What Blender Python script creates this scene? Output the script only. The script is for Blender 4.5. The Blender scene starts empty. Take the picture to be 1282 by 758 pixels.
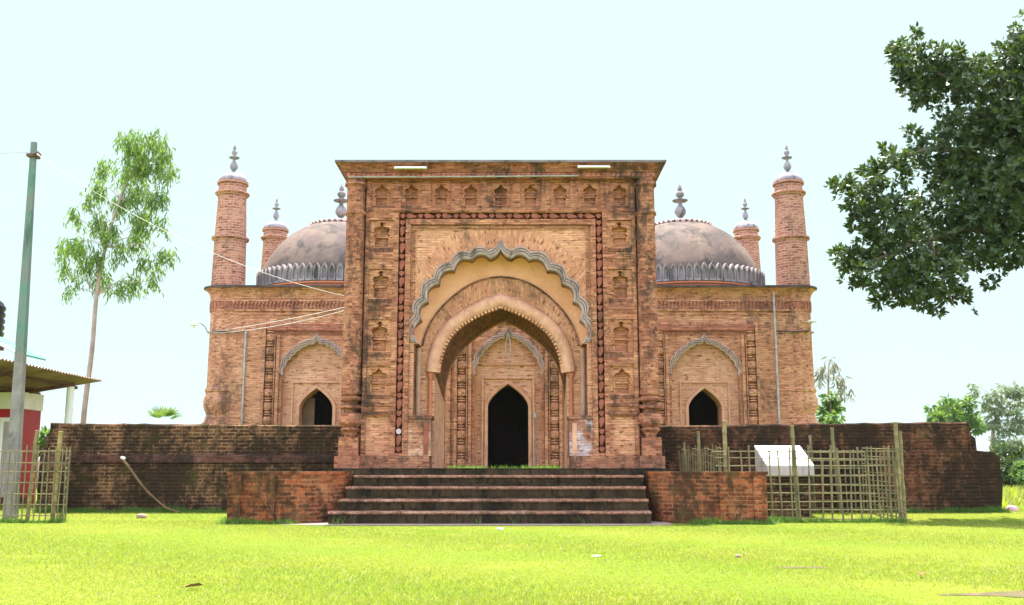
import bpy, math, random
import numpy as np
from mathutils import Vector, geometry
random.seed(7)
rng = np.random.default_rng(11)
PI = math.pi
S = bpy.context.scene
C = S.collection

# ------------------------------------------------------------------ camera, sky, sun, exposure
cam_d = bpy.data.cameras.new('camera'); cam = bpy.data.objects.new('camera', cam_d); C.objects.link(cam)
cam_d.sensor_width = 36.0; cam_d.lens = 35.1; cam_d.clip_end = 5000
cam.location = (0, 0, 1.0); cam.rotation_euler = (math.radians(90 + 9.49), 0, 0)
S.camera = cam
SUN_EL, SUN_AZ = 75.0, -10.0            # the sun stands high behind the mosque
S.world = bpy.data.worlds.new('World'); S.world.use_nodes = True
wn = S.world.node_tree; bg = wn.nodes['Background']
sky = wn.nodes.new('ShaderNodeTexSky'); sky.sky_type = 'NISHITA'; sky.sun_disc = False
sky.sun_elevation = math.radians(SUN_EL); sky.sun_rotation = math.radians(SUN_AZ)
sky.dust_density = 1.5; sky.air_density = 1.0; sky.ozone_density = 1.0
hs = wn.nodes.new('ShaderNodeHueSaturation'); hs.inputs['Saturation'].default_value = 0.5   # humid, whitish sky
wn.links.new(sky.outputs[0], hs.inputs['Color'])
tc = wn.nodes.new('ShaderNodeTexCoord'); sp3 = wn.nodes.new('ShaderNodeSeparateXYZ'); wn.links.new(tc.outputs['Generated'], sp3.inputs[0])
mr = wn.nodes.new('ShaderNodeMapRange'); mr.interpolation_type = 'SMOOTHSTEP'; mr.inputs[1].default_value = 0.1; mr.inputs[2].default_value = 0.6
wn.links.new(sp3.outputs['Y'], mr.inputs[0])
mk = wn.nodes.new('ShaderNodeMix'); mk.data_type = 'RGBA'; mk.inputs[7].default_value = (1.01, 1.29, 1.32, 1)   # pale cyan haze of the northern sky
wn.links.new(mr.outputs[0], mk.inputs[0]); wn.links.new(hs.outputs[0], mk.inputs[6])
wn.links.new(mk.outputs[2], bg.inputs[0]); bg.inputs[1].default_value = 0.15
sun_d = bpy.data.lights.new('sun', 'SUN'); sun_d.energy = 3.2; sun_d.angle = math.radians(0.5); sun_d.color = (1.0, 0.95, 0.86)
sun = bpy.data.objects.new('sun', sun_d); C.objects.link(sun)
el, az = math.radians(SUN_EL), math.radians(SUN_AZ)
sun_vec = Vector((math.sin(az) * math.cos(el), math.cos(az) * math.cos(el), math.sin(el)))
sun.rotation_euler = (-sun_vec).to_track_quat('-Z', 'Y').to_euler()
S.view_settings.view_transform = 'Standard'; S.view_settings.look = 'None'
S.view_settings.exposure = 2.45; S.view_settings.gamma = 1.0
S.render.engine = 'CYCLES'

# ------------------------------------------------------------------ materials
def new_mat(name):
    m = bpy.data.materials.new(name); m.use_nodes = True
    nt = m.node_tree; b = nt.nodes['Principled BSDF']; b.inputs['Specular IOR Level'].default_value = 0.25
    return m, nt, b
def N(nt, t, **kw):
    n = nt.nodes.new(t)
    for k, v in kw.items(): setattr(n, k, v)
    return n
def col4(c): return (c[0], c[1], c[2], 1.0)
def noise(nt, vec, scale, detail=4, rough=0.6, dist=0.0):
    n = N(nt, 'ShaderNodeTexNoise'); n.inputs['Scale'].default_value = scale; n.inputs['Detail'].default_value = detail
    n.inputs['Roughness'].default_value = rough; n.inputs['Distortion'].default_value = dist
    nt.links.new(vec, n.inputs['Vector']); return n.outputs['Fac']
def ramp(nt, fac, lo, hi, a=0.0, b=1.0):
    r = N(nt, 'ShaderNodeMapRange'); r.inputs[1].default_value = lo; r.inputs[2].default_value = hi
    r.inputs[3].default_value = a; r.inputs[4].default_value = b; r.interpolation_type = 'SMOOTHSTEP'
    nt.links.new(fac, r.inputs[0]); return r.outputs[0]
def mixc(nt, fac, a, b, mode='MIX'):
    m = N(nt, 'ShaderNodeMix', data_type='RGBA', blend_type=mode)
    for sock, v in ((m.inputs[0], fac), (m.inputs[6], a), (m.inputs[7], b)):
        if isinstance(v, (int, float)): sock.default_value = v
        elif isinstance(v, tuple): sock.default_value = col4(v)
        else: nt.links.new(v, sock)
    return m.outputs[2]
def math2(nt, op, a, b):
    m = N(nt, 'ShaderNodeMath', operation=op)
    for sock, v in ((m.inputs[0], a), (m.inputs[1], b)):
        if isinstance(v, (int, float)): sock.default_value = v
        else: nt.links.new(v, sock)
    return m.outputs[0]
def stretched(nt, vec, s):
    m = N(nt, 'ShaderNodeMapping'); m.inputs['Scale'].default_value = s
    nt.links.new(vec, m.inputs['Vector']); return m.outputs[0]
def bump(nt, b, height, strength, dist):
    bp = N(nt, 'ShaderNodeBump'); bp.inputs['Strength'].default_value = strength; bp.inputs['Distance'].default_value = dist
    nt.links.new(height, bp.inputs['Height']); nt.links.new(bp.outputs[0], b.inputs['Normal'])

def brick_mat(name, c1, c2, mortar, pale, pale_amt, grime, grime_amt, bw=0.2, rh=0.053, red=None, red_z=None, moss=None, rough=0.9, ms=0.007, contrast=0.45, lime=False, wob_=0.016):
    """weathered thin brick, laid along the UV map (metres)"""
    wm = lambda c: (c[0] * 1.03, c[1] * 0.86, c[2] * 0.92)
    c1, c2, mortar, pale = wm(c1), wm(c2), wm(mortar), wm(pale)
    m, nt, b = new_mat(name)
    uv = N(nt, 'ShaderNodeUVMap'); uv.uv_map = 'UVMap'
    geo = N(nt, 'ShaderNodeNewGeometry'); pos = geo.outputs['Position']
    wob = N(nt, 'ShaderNodeTexNoise'); wob.inputs['Scale'].default_value = 3.0; wob.inputs['Detail'].default_value = 3
    nt.links.new(uv.outputs[0], wob.inputs['Vector'])
    vm = N(nt, 'ShaderNodeVectorMath', operation='SCALE'); nt.links.new(wob.outputs['Color'], vm.inputs[0]); vm.inputs['Scale'].default_value = wob_
    va = N(nt, 'ShaderNodeVectorMath', operation='ADD'); nt.links.new(uv.outputs[0], va.inputs[0]); nt.links.new(vm.outputs[0], va.inputs[1])
    br = N(nt, 'ShaderNodeTexBrick'); nt.links.new(va.outputs[0], br.inputs['Vector'])
    br.inputs['Scale'].default_value = 1.0; br.inputs['Brick Width'].default_value = bw; br.inputs['Row Height'].default_value = rh
    br.inputs['Mortar Size'].default_value = ms; br.inputs['Mortar Smooth'].default_value = 0.3; br.inputs['Bias'].default_value = -0.1
    br.inputs['Color1'].default_value = col4(c1); br.inputs['Color2'].default_value = col4(c2); br.inputs['Mortar'].default_value = col4(mortar)
    c = br.outputs['Color']
    # surviving pale skin of plaster and lime over the bricks
    n1 = noise(nt, pos, 1.3, 6, 0.7, 0.3)
    pf = ramp(nt, n1, 0.62 - 0.35 * pale_amt, 0.78 - 0.35 * pale_amt, 0, 0.85)
    n2 = noise(nt, pos, 9.0, 4, 0.7)
    pf = math2(nt, 'MULTIPLY', pf, ramp(nt, n2, 0.3, 0.55, 0.25, 1.0))
    c = mixc(nt, pf, c, pale)
    if red:
        rf = ramp(nt, noise(nt, pos, 0.9, 5, 0.65), 0.45, 0.62, 0, 0.7)
        if red_z:
            sx = N(nt, 'ShaderNodeSeparateXYZ'); nt.links.new(pos, sx.inputs[0])
            rf = math2(nt, 'MAXIMUM', math2(nt, 'MULTIPLY', rf, 0.6), ramp(nt, sx.outputs['Z'], red_z[0], red_z[1], 0, 0.62))
        nr = noise(nt, pos, 8.0, 4, 0.7)
        rf = math2(nt, 'MULTIPLY', rf, ramp(nt, nr, 0.35, 0.6, 0.35, 1.0))
        c = mixc(nt, rf, c, red)
    # single darker and lighter bricks
    b2 = N(nt, 'ShaderNodeTexBrick'); nt.links.new(va.outputs[0], b2.inputs['Vector'])
    for k_, v_ in (('Scale', 1.0), ('Brick Width', bw), ('Row Height', rh), ('Mortar Size', ms), ('Mortar Smooth', 0.2), ('Bias', 0.0)): b2.inputs[k_].default_value = v_
    b2.inputs['Color1'].default_value = (1.12, 1.1, 1.07, 1); b2.inputs['Color2'].default_value = (0.5, 0.43, 0.40, 1); b2.inputs['Mortar'].default_value = (1.05, 1.05, 1.05, 1) if lime else (0.42, 0.38, 0.35, 1)
    c = mixc(nt, contrast, c, b2.outputs['Color'], 'MULTIPLY')
    dn = noise(nt, stretched(nt, va.outputs[0], (1.1 / bw, 1.05 / rh, 1)), 1.0, 2, 0.5)     # open joints and lost bricks
    c = mixc(nt, ramp(nt, dn, 0.575, 0.67, 0, 0.85), c, mixc(nt, 1.0, c, (0.34, 0.25, 0.2), 'MULTIPLY'))
    # black weathering stains, running down
    n4 = noise(nt, stretched(nt, pos, (1.5, 1.5, 0.55)), 1.0, 8, 0.72, 0.4)
    n5 = noise(nt, pos, 7.0, 4, 0.7)
    gf = ramp(nt, math2(nt, 'ADD', math2(nt, 'MULTIPLY', n4, 0.7), math2(nt, 'MULTIPLY', n5, 0.3)), 0.63 - 0.3 * grime_amt, 0.76 - 0.28 * grime_amt, 0, 0.88)
    c = mixc(nt, gf, c, grime)
    if moss:
        n6 = noise(nt, pos, 1.9, 6, 0.7)
        c = mixc(nt, ramp(nt, n6, 0.52, 0.68, 0, 0.7), c, moss)
    nt.links.new(c, b.inputs['Base Color']); b.inputs['Roughness'].default_value = rough; b.inputs['Specular IOR Level'].default_value = 0.1
    inv = math2(nt, 'SUBTRACT', 1.0, br.outputs['Fac'])
    h = math2(nt, 'ADD', inv, math2(nt, 'MULTIPLY', noise(nt, pos, 26.0, 4, 0.7), 1.1))
    bump(nt, b, h, 0.9, 0.02)
    return m
def plaster_mat(name, base, alt, grime, grime_amt=0.4, scale=1.2, rough=0.85, streak=True):
    wm = lambda c: (c[0], c[1] * 0.86, c[2] * 0.98)
    base, alt = wm(base), wm(alt)
    m, nt, b = new_mat(name)
    geo = N(nt, 'ShaderNodeNewGeometry'); pos = geo.outputs['Position']
    c = mixc(nt, ramp(nt, noise(nt, pos, scale, 6, 0.65), 0.35, 0.65), base, alt)
    v = stretched(nt, pos, (2.2, 2.2, 0.6)) if streak else pos
    g = ramp(nt, noise(nt, v, 1.6, 8, 0.72, 0.5), 0.66 - 0.3 * grime_amt, 0.8 - 0.3 * grime_amt, 0, 0.85)
    c = mixc(nt, g, c, grime)
    c = mixc(nt, 0.5, c, mixc(nt, noise(nt, pos, 18, 4, 0.7), (0.6, 0.6, 0.6), (1.4, 1.4, 1.4)), 'MULTIPLY')
    nt.links.new(c, b.inputs['Base Color']); b.inputs['Roughness'].default_value = rough; b.inputs['Specular IOR Level'].default_value = 0.15
    bump(nt, b, noise(nt, pos, 30, 5, 0.7), 0.5, 0.01)
    return m
def leaf_mat(name, a, bcol, trans, tcol, rough=0.45, dry=None):
    m, nt, b = new_mat(name)
    geo = N(nt, 'ShaderNodeNewGeometry')
    c = mixc(nt, geo.outputs['Random Per Island'], a, bcol)
    if dry:
        c = mixc(nt, ramp(nt, noise(nt, geo.outputs['Position'], 0.55, 5, 0.65), 0.42, 0.62, 0, 0.6), c, (0.05, 0.17, 0.008))
        c = mixc(nt, ramp(nt, noise(nt, stretched(nt, geo.outputs['Position'], (0.7, 1.6, 1)), 0.8, 6, 0.7), 0.55, 0.68, 0, 0.7), c, (0.34, 0.30, 0.07))
        c = mixc(nt, ramp(nt, geo.outputs['Random Per Island'], 0.80, 0.86), c, dry)
    nt.links.new(c, b.inputs['Base Color']); b.inputs['Roughness'].default_value = rough; b.inputs['Specular IOR Level'].default_value = 0.35
    t = N(nt, 'ShaderNodeBsdfTranslucent')
    nt.links.new(mixc(nt, geo.outputs['Random Per Island'], tcol, tuple(x * 0.6 for x in tcol)), t.inputs[0])
    mx = N(nt, 'ShaderNodeMixShader'); mx.inputs[0].default_value = trans
    nt.links.new(b.outputs[0], mx.inputs[1]); nt.links.new(t.outputs[0], mx.inputs[2])
    nt.links.new(mx.outputs[0], nt.nodes['Material Output'].inputs[0])
    return m
def simple_mat(name, base, alt=None, rough=0.6, metal=0.0, scale=6, bs=0.3, emit=None):
    m, nt, b = new_mat(name)
    geo = N(nt, 'ShaderNodeNewGeometry'); pos = geo.outputs['Position']
    alt = alt or tuple(x * 0.7 for x in base)
    nt.links.new(mixc(nt, ramp(nt, noise(nt, pos, scale, 6, 0.65), 0.35, 0.7), base, alt), b.inputs['Base Color'])
    b.inputs['Roughness'].default_value = rough; b.inputs['Metallic'].default_value = metal
    if emit: b.inputs['Emission Color'].default_value = col4(emit[0]); b.inputs['Emission Strength'].default_value = emit[1]
    bump(nt, b, noise(nt, pos, scale * 5, 4, 0.6), bs, 0.005)
    return m

M = {}
M['gate'] = brick_mat('gate brick', (0.50, 0.245, 0.125), (0.31, 0.115, 0.06), (0.50, 0.35, 0.21), (0.60, 0.36, 0.18), 0.45, (0.05, 0.035, 0.026), 0.52, red=(0.38, 0.135, 0.085), red_z=(5.9, 6.9), contrast=0.62)
M['gate_face'] = brick_mat('gate spandrel brick', (0.62, 0.34, 0.18), (0.50, 0.25, 0.13), (0.56, 0.36, 0.21), (0.70, 0.44, 0.24), 0.72, (0.12, 0.08, 0.05), 0.28)
M['fan'] = brick_mat('fan brick', (0.60, 0.33, 0.175), (0.48, 0.245, 0.13), (0.60, 0.38, 0.22), (0.68, 0.43, 0.235), 0.5, (0.15, 0.09, 0.055), 0.38, bw=0.16, rh=0.055, contrast=0.35, wob_=0.03)
M['soffit'] = brick_mat('shaded soffit brick', (0.24, 0.11, 0.055), (0.16, 0.07, 0.038), (0.2, 0.13, 0.08), (0.34, 0.2, 0.1), 0.25, (0.06, 0.042, 0.03), 0.5)  # red brick, darkened in colour for the shade under the arch
M['gate_base'] = brick_mat('gate plinth brick', (0.42, 0.20, 0.105), (0.32, 0.135, 0.075), (0.33, 0.24, 0.15), (0.46, 0.29, 0.16), 0.3, (0.05, 0.038, 0.03), 0.6)
M['niche'] = brick_mat('niche brick', (0.56, 0.29, 0.145), (0.42, 0.18, 0.095), (0.52, 0.34, 0.19), (0.66, 0.40, 0.20), 0.58, (0.07, 0.05, 0.038), 0.42, red=(0.44, 0.165, 0.10), red_z=(5.9, 6.9))
M['gate_ledge'] = brick_mat('sooty ledge brick', (0.36, 0.17, 0.09), (0.24, 0.10, 0.055), (0.28, 0.19, 0.115), (0.4, 0.24, 0.13), 0.25, (0.04, 0.03, 0.023), 0.62)
M['pedestal_right'] = brick_mat('pedestal with peeling limewash', (0.46, 0.21, 0.11), (0.34, 0.13, 0.07), (0.42, 0.29, 0.17), (0.66, 0.68, 0.68), 0.42, (0.06, 0.045, 0.035), 0.45)
M['pedestal_left'] = brick_mat('pedestal with old cream plaster', (0.46, 0.21, 0.11), (0.34, 0.13, 0.07), (0.42, 0.29, 0.17), (0.70, 0.52, 0.32), 0.75, (0.06, 0.045, 0.035), 0.5)
M['mosque'] = brick_mat('mosque brick', (0.66, 0.365, 0.20), (0.50, 0.235, 0.125), (0.60, 0.42, 0.25), (0.72, 0.47, 0.26), 0.5, (0.15, 0.09, 0.062), 0.44, red=(0.58, 0.26, 0.16), contrast=0.5)
M['mosque_inner'] = brick_mat('mosque portal brick', (0.70, 0.43, 0.26), (0.60, 0.32, 0.19), (0.60, 0.43, 0.28), (0.76, 0.52, 0.32), 0.7, (0.25, 0.16, 0.11), 0.1, bw=0.22, contrast=0.35)
M['minaret'] = brick_mat('minaret brick', (0.47, 0.25, 0.155), (0.36, 0.17, 0.105), (0.54, 0.40, 0.28), (0.50, 0.33, 0.21), 0.3, (0.14, 0.10, 0.08), 0.35, bw=0.22, rh=0.075, ms=0.011, contrast=0.5, lime=True)
M['frieze'] = brick_mat('red frieze brick', (0.50, 0.21, 0.13), (0.38, 0.14, 0.09), (0.46, 0.31, 0.20), (0.56, 0.35, 0.21), 0.3, (0.09, 0.06, 0.05), 0.45)
M['wall'] = brick_mat('boundary wall brick', (0.15, 0.078, 0.036), (0.08, 0.042, 0.022), (0.25, 0.175, 0.088), (0.23, 0.155, 0.075), 0.35, (0.014, 0.011, 0.007), 0.74, bw=0.24, rh=0.075, moss=(0.045, 0.04, 0.011), ms=0.015, lime=True, contrast=0.75, wob_=0.045)
M['wall_right'] = brick_mat('blackened boundary wall brick', (0.15, 0.072, 0.034), (0.075, 0.038, 0.02), (0.19, 0.13, 0.066), (0.19, 0.12, 0.06), 0.3, (0.014, 0.011, 0.0075), 0.82, bw=0.24, rh=0.075, red=(0.17, 0.06, 0.03), moss=(0.035, 0.03, 0.009), ms=0.013, lime=True, contrast=0.75, wob_=0.05)
M['ledge'] = brick_mat('wall ledge brick', (0.13, 0.065, 0.044), (0.09, 0.043, 0.03), (0.13, 0.085, 0.056), (0.22, 0.145, 0.105), 0.3, (0.022, 0.016, 0.012), 0.62, bw=0.24, rh=0.075)
M['cheek'] = brick_mat('cheek wall brick', (0.36, 0.115, 0.04), (0.19, 0.062, 0.026), (0.30, 0.195, 0.095), (0.36, 0.21, 0.10), 0.35, (0.035, 0.023, 0.013), 0.66, bw=0.24, rh=0.075, red=(0.38, 0.10, 0.036), moss=(0.085, 0.066, 0.026), ms=0.011, lime=True, contrast=0.75, wob_=0.035)
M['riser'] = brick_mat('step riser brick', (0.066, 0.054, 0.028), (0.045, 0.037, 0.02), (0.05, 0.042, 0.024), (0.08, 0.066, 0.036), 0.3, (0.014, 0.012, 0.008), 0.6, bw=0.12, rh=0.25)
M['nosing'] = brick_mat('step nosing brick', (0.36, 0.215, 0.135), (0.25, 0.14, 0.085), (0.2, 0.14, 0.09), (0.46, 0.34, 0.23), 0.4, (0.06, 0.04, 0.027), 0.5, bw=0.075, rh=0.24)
M['ochre'] = plaster_mat('ochre lime plaster', (0.72, 0.43, 0.225), (0.62, 0.345, 0.165), (0.44, 0.22, 0.085), 0.35)
M['arch_plaster'] = plaster_mat('buff arch plaster', (0.62, 0.395, 0.225), (0.50, 0.29, 0.16), (0.34, 0.18, 0.10), 0.45, 4)
M['grey_plaster'] = plaster_mat('weathered grey lime moulding', (0.54, 0.48, 0.39), (0.42, 0.37, 0.30), (0.13, 0.115, 0.095), 0.45, 3)
M['gate_moulding'] = plaster_mat('gate cusped moulding', (0.40, 0.355, 0.285), (0.28, 0.25, 0.205), (0.085, 0.078, 0.066), 0.55, 4)
M['dome'] = plaster_mat('dome plaster', (0.165, 0.135, 0.095), (0.09, 0.078, 0.064), (0.045, 0.041, 0.038), 0.58, 0.9, streak=False)
M['petal'] = plaster_mat('dome petal plaster', (0.30, 0.30, 0.265), (0.18, 0.185, 0.17), (0.05, 0.05, 0.045), 0.6, 2)
M['lotus'] = plaster_mat('lotus plaster', (0.36, 0.31, 0.25), (0.26, 0.22, 0.185), (0.08, 0.07, 0.065), 0.4, 5)
M['white_plaster'] = plaster_mat('whitewashed finial plaster', (0.33, 0.345, 0.33), (0.22, 0.235, 0.23), (0.07, 0.078, 0.078), 0.5, 5)
M['orange_plaster'] = plaster_mat('orange drum plaster', (0.50, 0.22, 0.10), (0.42, 0.17, 0.08), (0.16, 0.085, 0.06), 0.4)
M['dark_edge'] = plaster_mat('blackened coping', (0.12, 0.10, 0.085), (0.07, 0.06, 0.055), (0.03, 0.028, 0.025), 0.5, 3)
M['slab'] = plaster_mat('concrete coping', (0.22, 0.21, 0.20), (0.13, 0.125, 0.12), (0.05, 0.05, 0.05), 0.5, 3)
M['terracotta'] = plaster_mat('terracotta relief', (0.30, 0.11, 0.06), (0.21, 0.075, 0.042), (0.08, 0.045, 0.035), 0.45, 5)
M['inside'] = plaster_mat('interior darkness', (0.03, 0.022, 0.017), (0.02, 0.015, 0.012), (0.01, 0.008, 0.007), 0.5)  # darkness of the unlit room put into the colour
M['pale_disc'] = plaster_mat('limewashed disc', (0.55, 0.50, 0.46), (0.45, 0.4, 0.38), (0.2, 0.18, 0.16), 0.2, 9)
M['concrete'] = plaster_mat('grey concrete', (0.46, 0.44, 0.38), (0.36, 0.35, 0.30), (0.16, 0.16, 0.13), 0.4, 2.5)
M['pole_conc'] = plaster_mat('pole concrete', (0.26, 0.27, 0.21), (0.18, 0.19, 0.15), (0.07, 0.085, 0.06), 0.45, 2.5)
M['pole_paint'] = plaster_mat('faded green pole paint', (0.10, 0.24, 0.16), (0.17, 0.20, 0.16), (0.05, 0.09, 0.065), 0.4, 2.5)
M['paving'] = plaster_mat('pale cement apron', (0.30, 0.26, 0.20), (0.23, 0.20, 0.15), (0.11, 0.10, 0.07), 0.4, 2, streak=False)
M['bamboo'] = simple_mat('weathered bamboo', (0.21, 0.165, 0.075), (0.10, 0.095, 0.048), 0.6, 0, 4)
M['bamboo_post'] = simple_mat('yellow bamboo', (0.28, 0.21, 0.085), (0.16, 0.125, 0.055), 0.55, 0, 3)
M['white_paint'] = simple_mat('white paint', (0.80, 0.79, 0.76), (0.70, 0.69, 0.66), 0.5, 0, 3, 0.1)
M['red_paint'] = simple_mat('crimson wall paint', (0.40, 0.012, 0.03), (0.33, 0.012, 0.028), 0.5, 0, 2, 0.15)
M['green_roof'] = simple_mat('green roof sheet', (0.08, 0.34, 0.22), (0.06, 0.26, 0.18), 0.5, 0, 2, 0.1)
M['sheet'] = simple_mat('rusty corrugated sheet', (0.36, 0.25, 0.23), (0.24, 0.145, 0.12), 0.55, 0.2, 1.5, 0.2)
M['rust'] = simple_mat('rusty steel', (0.15, 0.065, 0.05), (0.08, 0.045, 0.04), 0.7, 0.2, 8)
M['black_plastic'] = simple_mat('black plastic', (0.02, 0.018, 0.022), None, 0.35, 0, 3, 0.05)
M['grey_metal'] = simple_mat('galvanised pipe', (0.42, 0.42, 0.41), (0.28, 0.26, 0.24), 0.5, 0.5, 8, 0.1)
M['white_metal'] = simple_mat('white enamel', (0.75, 0.76, 0.74), None, 0.35, 0, 8, 0.05)
M['cable'] = simple_mat('pale cable', (0.50, 0.47, 0.42), None, 0.5, 0, 8, 0.05)
M['dark_cable'] = simple_mat('dark cable', (0.06, 0.05, 0.045), None, 0.6, 0, 8, 0.05)
M['pink_paint'] = simple_mat('faded pink colonnette plaster', (0.44, 0.27, 0.185), (0.33, 0.19, 0.13), 0.8, 0, 4)
M['bark'] = simple_mat('grey brown bark', (0.20, 0.15, 0.11), (0.10, 0.075, 0.055), 0.9, 0, 5, 0.8)
M['euc_bark'] = simple_mat('smooth pinkish bark', (0.42, 0.32, 0.26), (0.28, 0.22, 0.18), 0.8, 0, 3, 0.4)
M['wood'] = simple_mat('old door wood', (0.20, 0.13, 0.08), (0.12, 0.075, 0.045), 0.7, 0, 3)
M['stick'] = simple_mat('dry cane', (0.17, 0.10, 0.05), (0.11, 0.065, 0.035), 0.7, 0, 6)
M['dry_leaf'] = simple_mat('dry leaf', (0.25, 0.12, 0.05), (0.16, 0.08, 0.04), 0.8, 0, 20)
M['stone'] = simple_mat('old brick piece', (0.34, 0.22, 0.16), (0.2, 0.15, 0.12), 0.9, 0, 14, 0.6)
M['paper'] = simple_mat('white litter', (0.8, 0.78, 0.76), None, 0.7, 0, 14, 0.3)
M['pink'] = simple_mat('pink plastic', (0.75, 0.38, 0.50), None, 0.4, 0, 14, 0.3)
M['red_led'] = simple_mat('red digits', (0.4, 0.01, 0.02), None, 0.4, 0, 8, 0.0, emit=((1, 0.02, 0.03), 0.25))
M['leaf_big'] = leaf_mat('dark glossy leaf', (0.018, 0.040, 0.012), (0.055, 0.088, 0.02), 0.22, (0.12, 0.20, 0.02), 0.33)
M['leaf_euc'] = leaf_mat('eucalyptus leaf', (0.06, 0.135, 0.025), (0.15, 0.24, 0.04), 0.45, (0.24, 0.40, 0.05))
M['leaf_hazed'] = leaf_mat('haze paled leaf', (0.12, 0.16, 0.09), (0.20, 0.25, 0.14), 0.45, (0.30, 0.38, 0.2))  # distant haze mixed into the leaf colour
M['leaf_bright'] = leaf_mat('bright leaf', (0.045, 0.105, 0.025), (0.10, 0.19, 0.04), 0.4, (0.20, 0.33, 0.05))
M['leaf_dry'] = leaf_mat('dull hanging leaf', (0.10, 0.11, 0.06), (0.19, 0.17, 0.11), 0.35, (0.28, 0.26, 0.13))
M['grass'] = leaf_mat('lawn grass', (0.05, 0.125, 0.006), (0.28, 0.28, 0.03), 0.45, (0.38, 0.46, 0.03), 0.6, dry=(0.50, 0.40, 0.20))
M['weed'] = leaf_mat('dark weed', (0.05, 0.13, 0.02), (0.10, 0.20, 0.03), 0.4, (0.24, 0.45, 0.04), 0.5)

def ground_mat():
    m, nt, b = new_mat('lawn soil')
    geo = N(nt, 'ShaderNodeNewGeometry'); pos = geo.outputs['Position']
    g = mixc(nt, ramp(nt, noise(nt, pos, 0.35, 6, 0.6), 0.35, 0.65), (0.105, 0.17, 0.017), (0.17, 0.185, 0.028))
    g = mixc(nt, ramp(nt, noise(nt, pos, 14, 5, 0.7), 0.3, 0.7), g, (0.10, 0.125, 0.02))
    bare = ramp(nt, noise(nt, stretched(nt, pos, (0.5, 1.1, 1)), 0.9, 6, 0.6), 0.60, 0.76, 0, 0.8)
    bare = math2(nt, 'MULTIPLY', bare, ramp(nt, noise(nt, pos, 9, 5, 0.75), 0.4, 0.6))
    g = mixc(nt, bare, g, (0.27, 0.21, 0.12))
    nt.links.new(g, b.inputs['Base Color']); b.inputs['Roughness'].default_value = 1.0; b.inputs['Specular IOR Level'].default_value = 0.0
    bump(nt, b, noise(nt, pos, 40, 4, 0.7), 0.6, 0.02)
    return m
M['ground'] = ground_mat()
M['soil'] = plaster_mat('bare dry soil', (0.135, 0.105, 0.06), (0.085, 0.068, 0.038), (0.05, 0.065, 0.015), 0.6, 9, streak=False)

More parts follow.
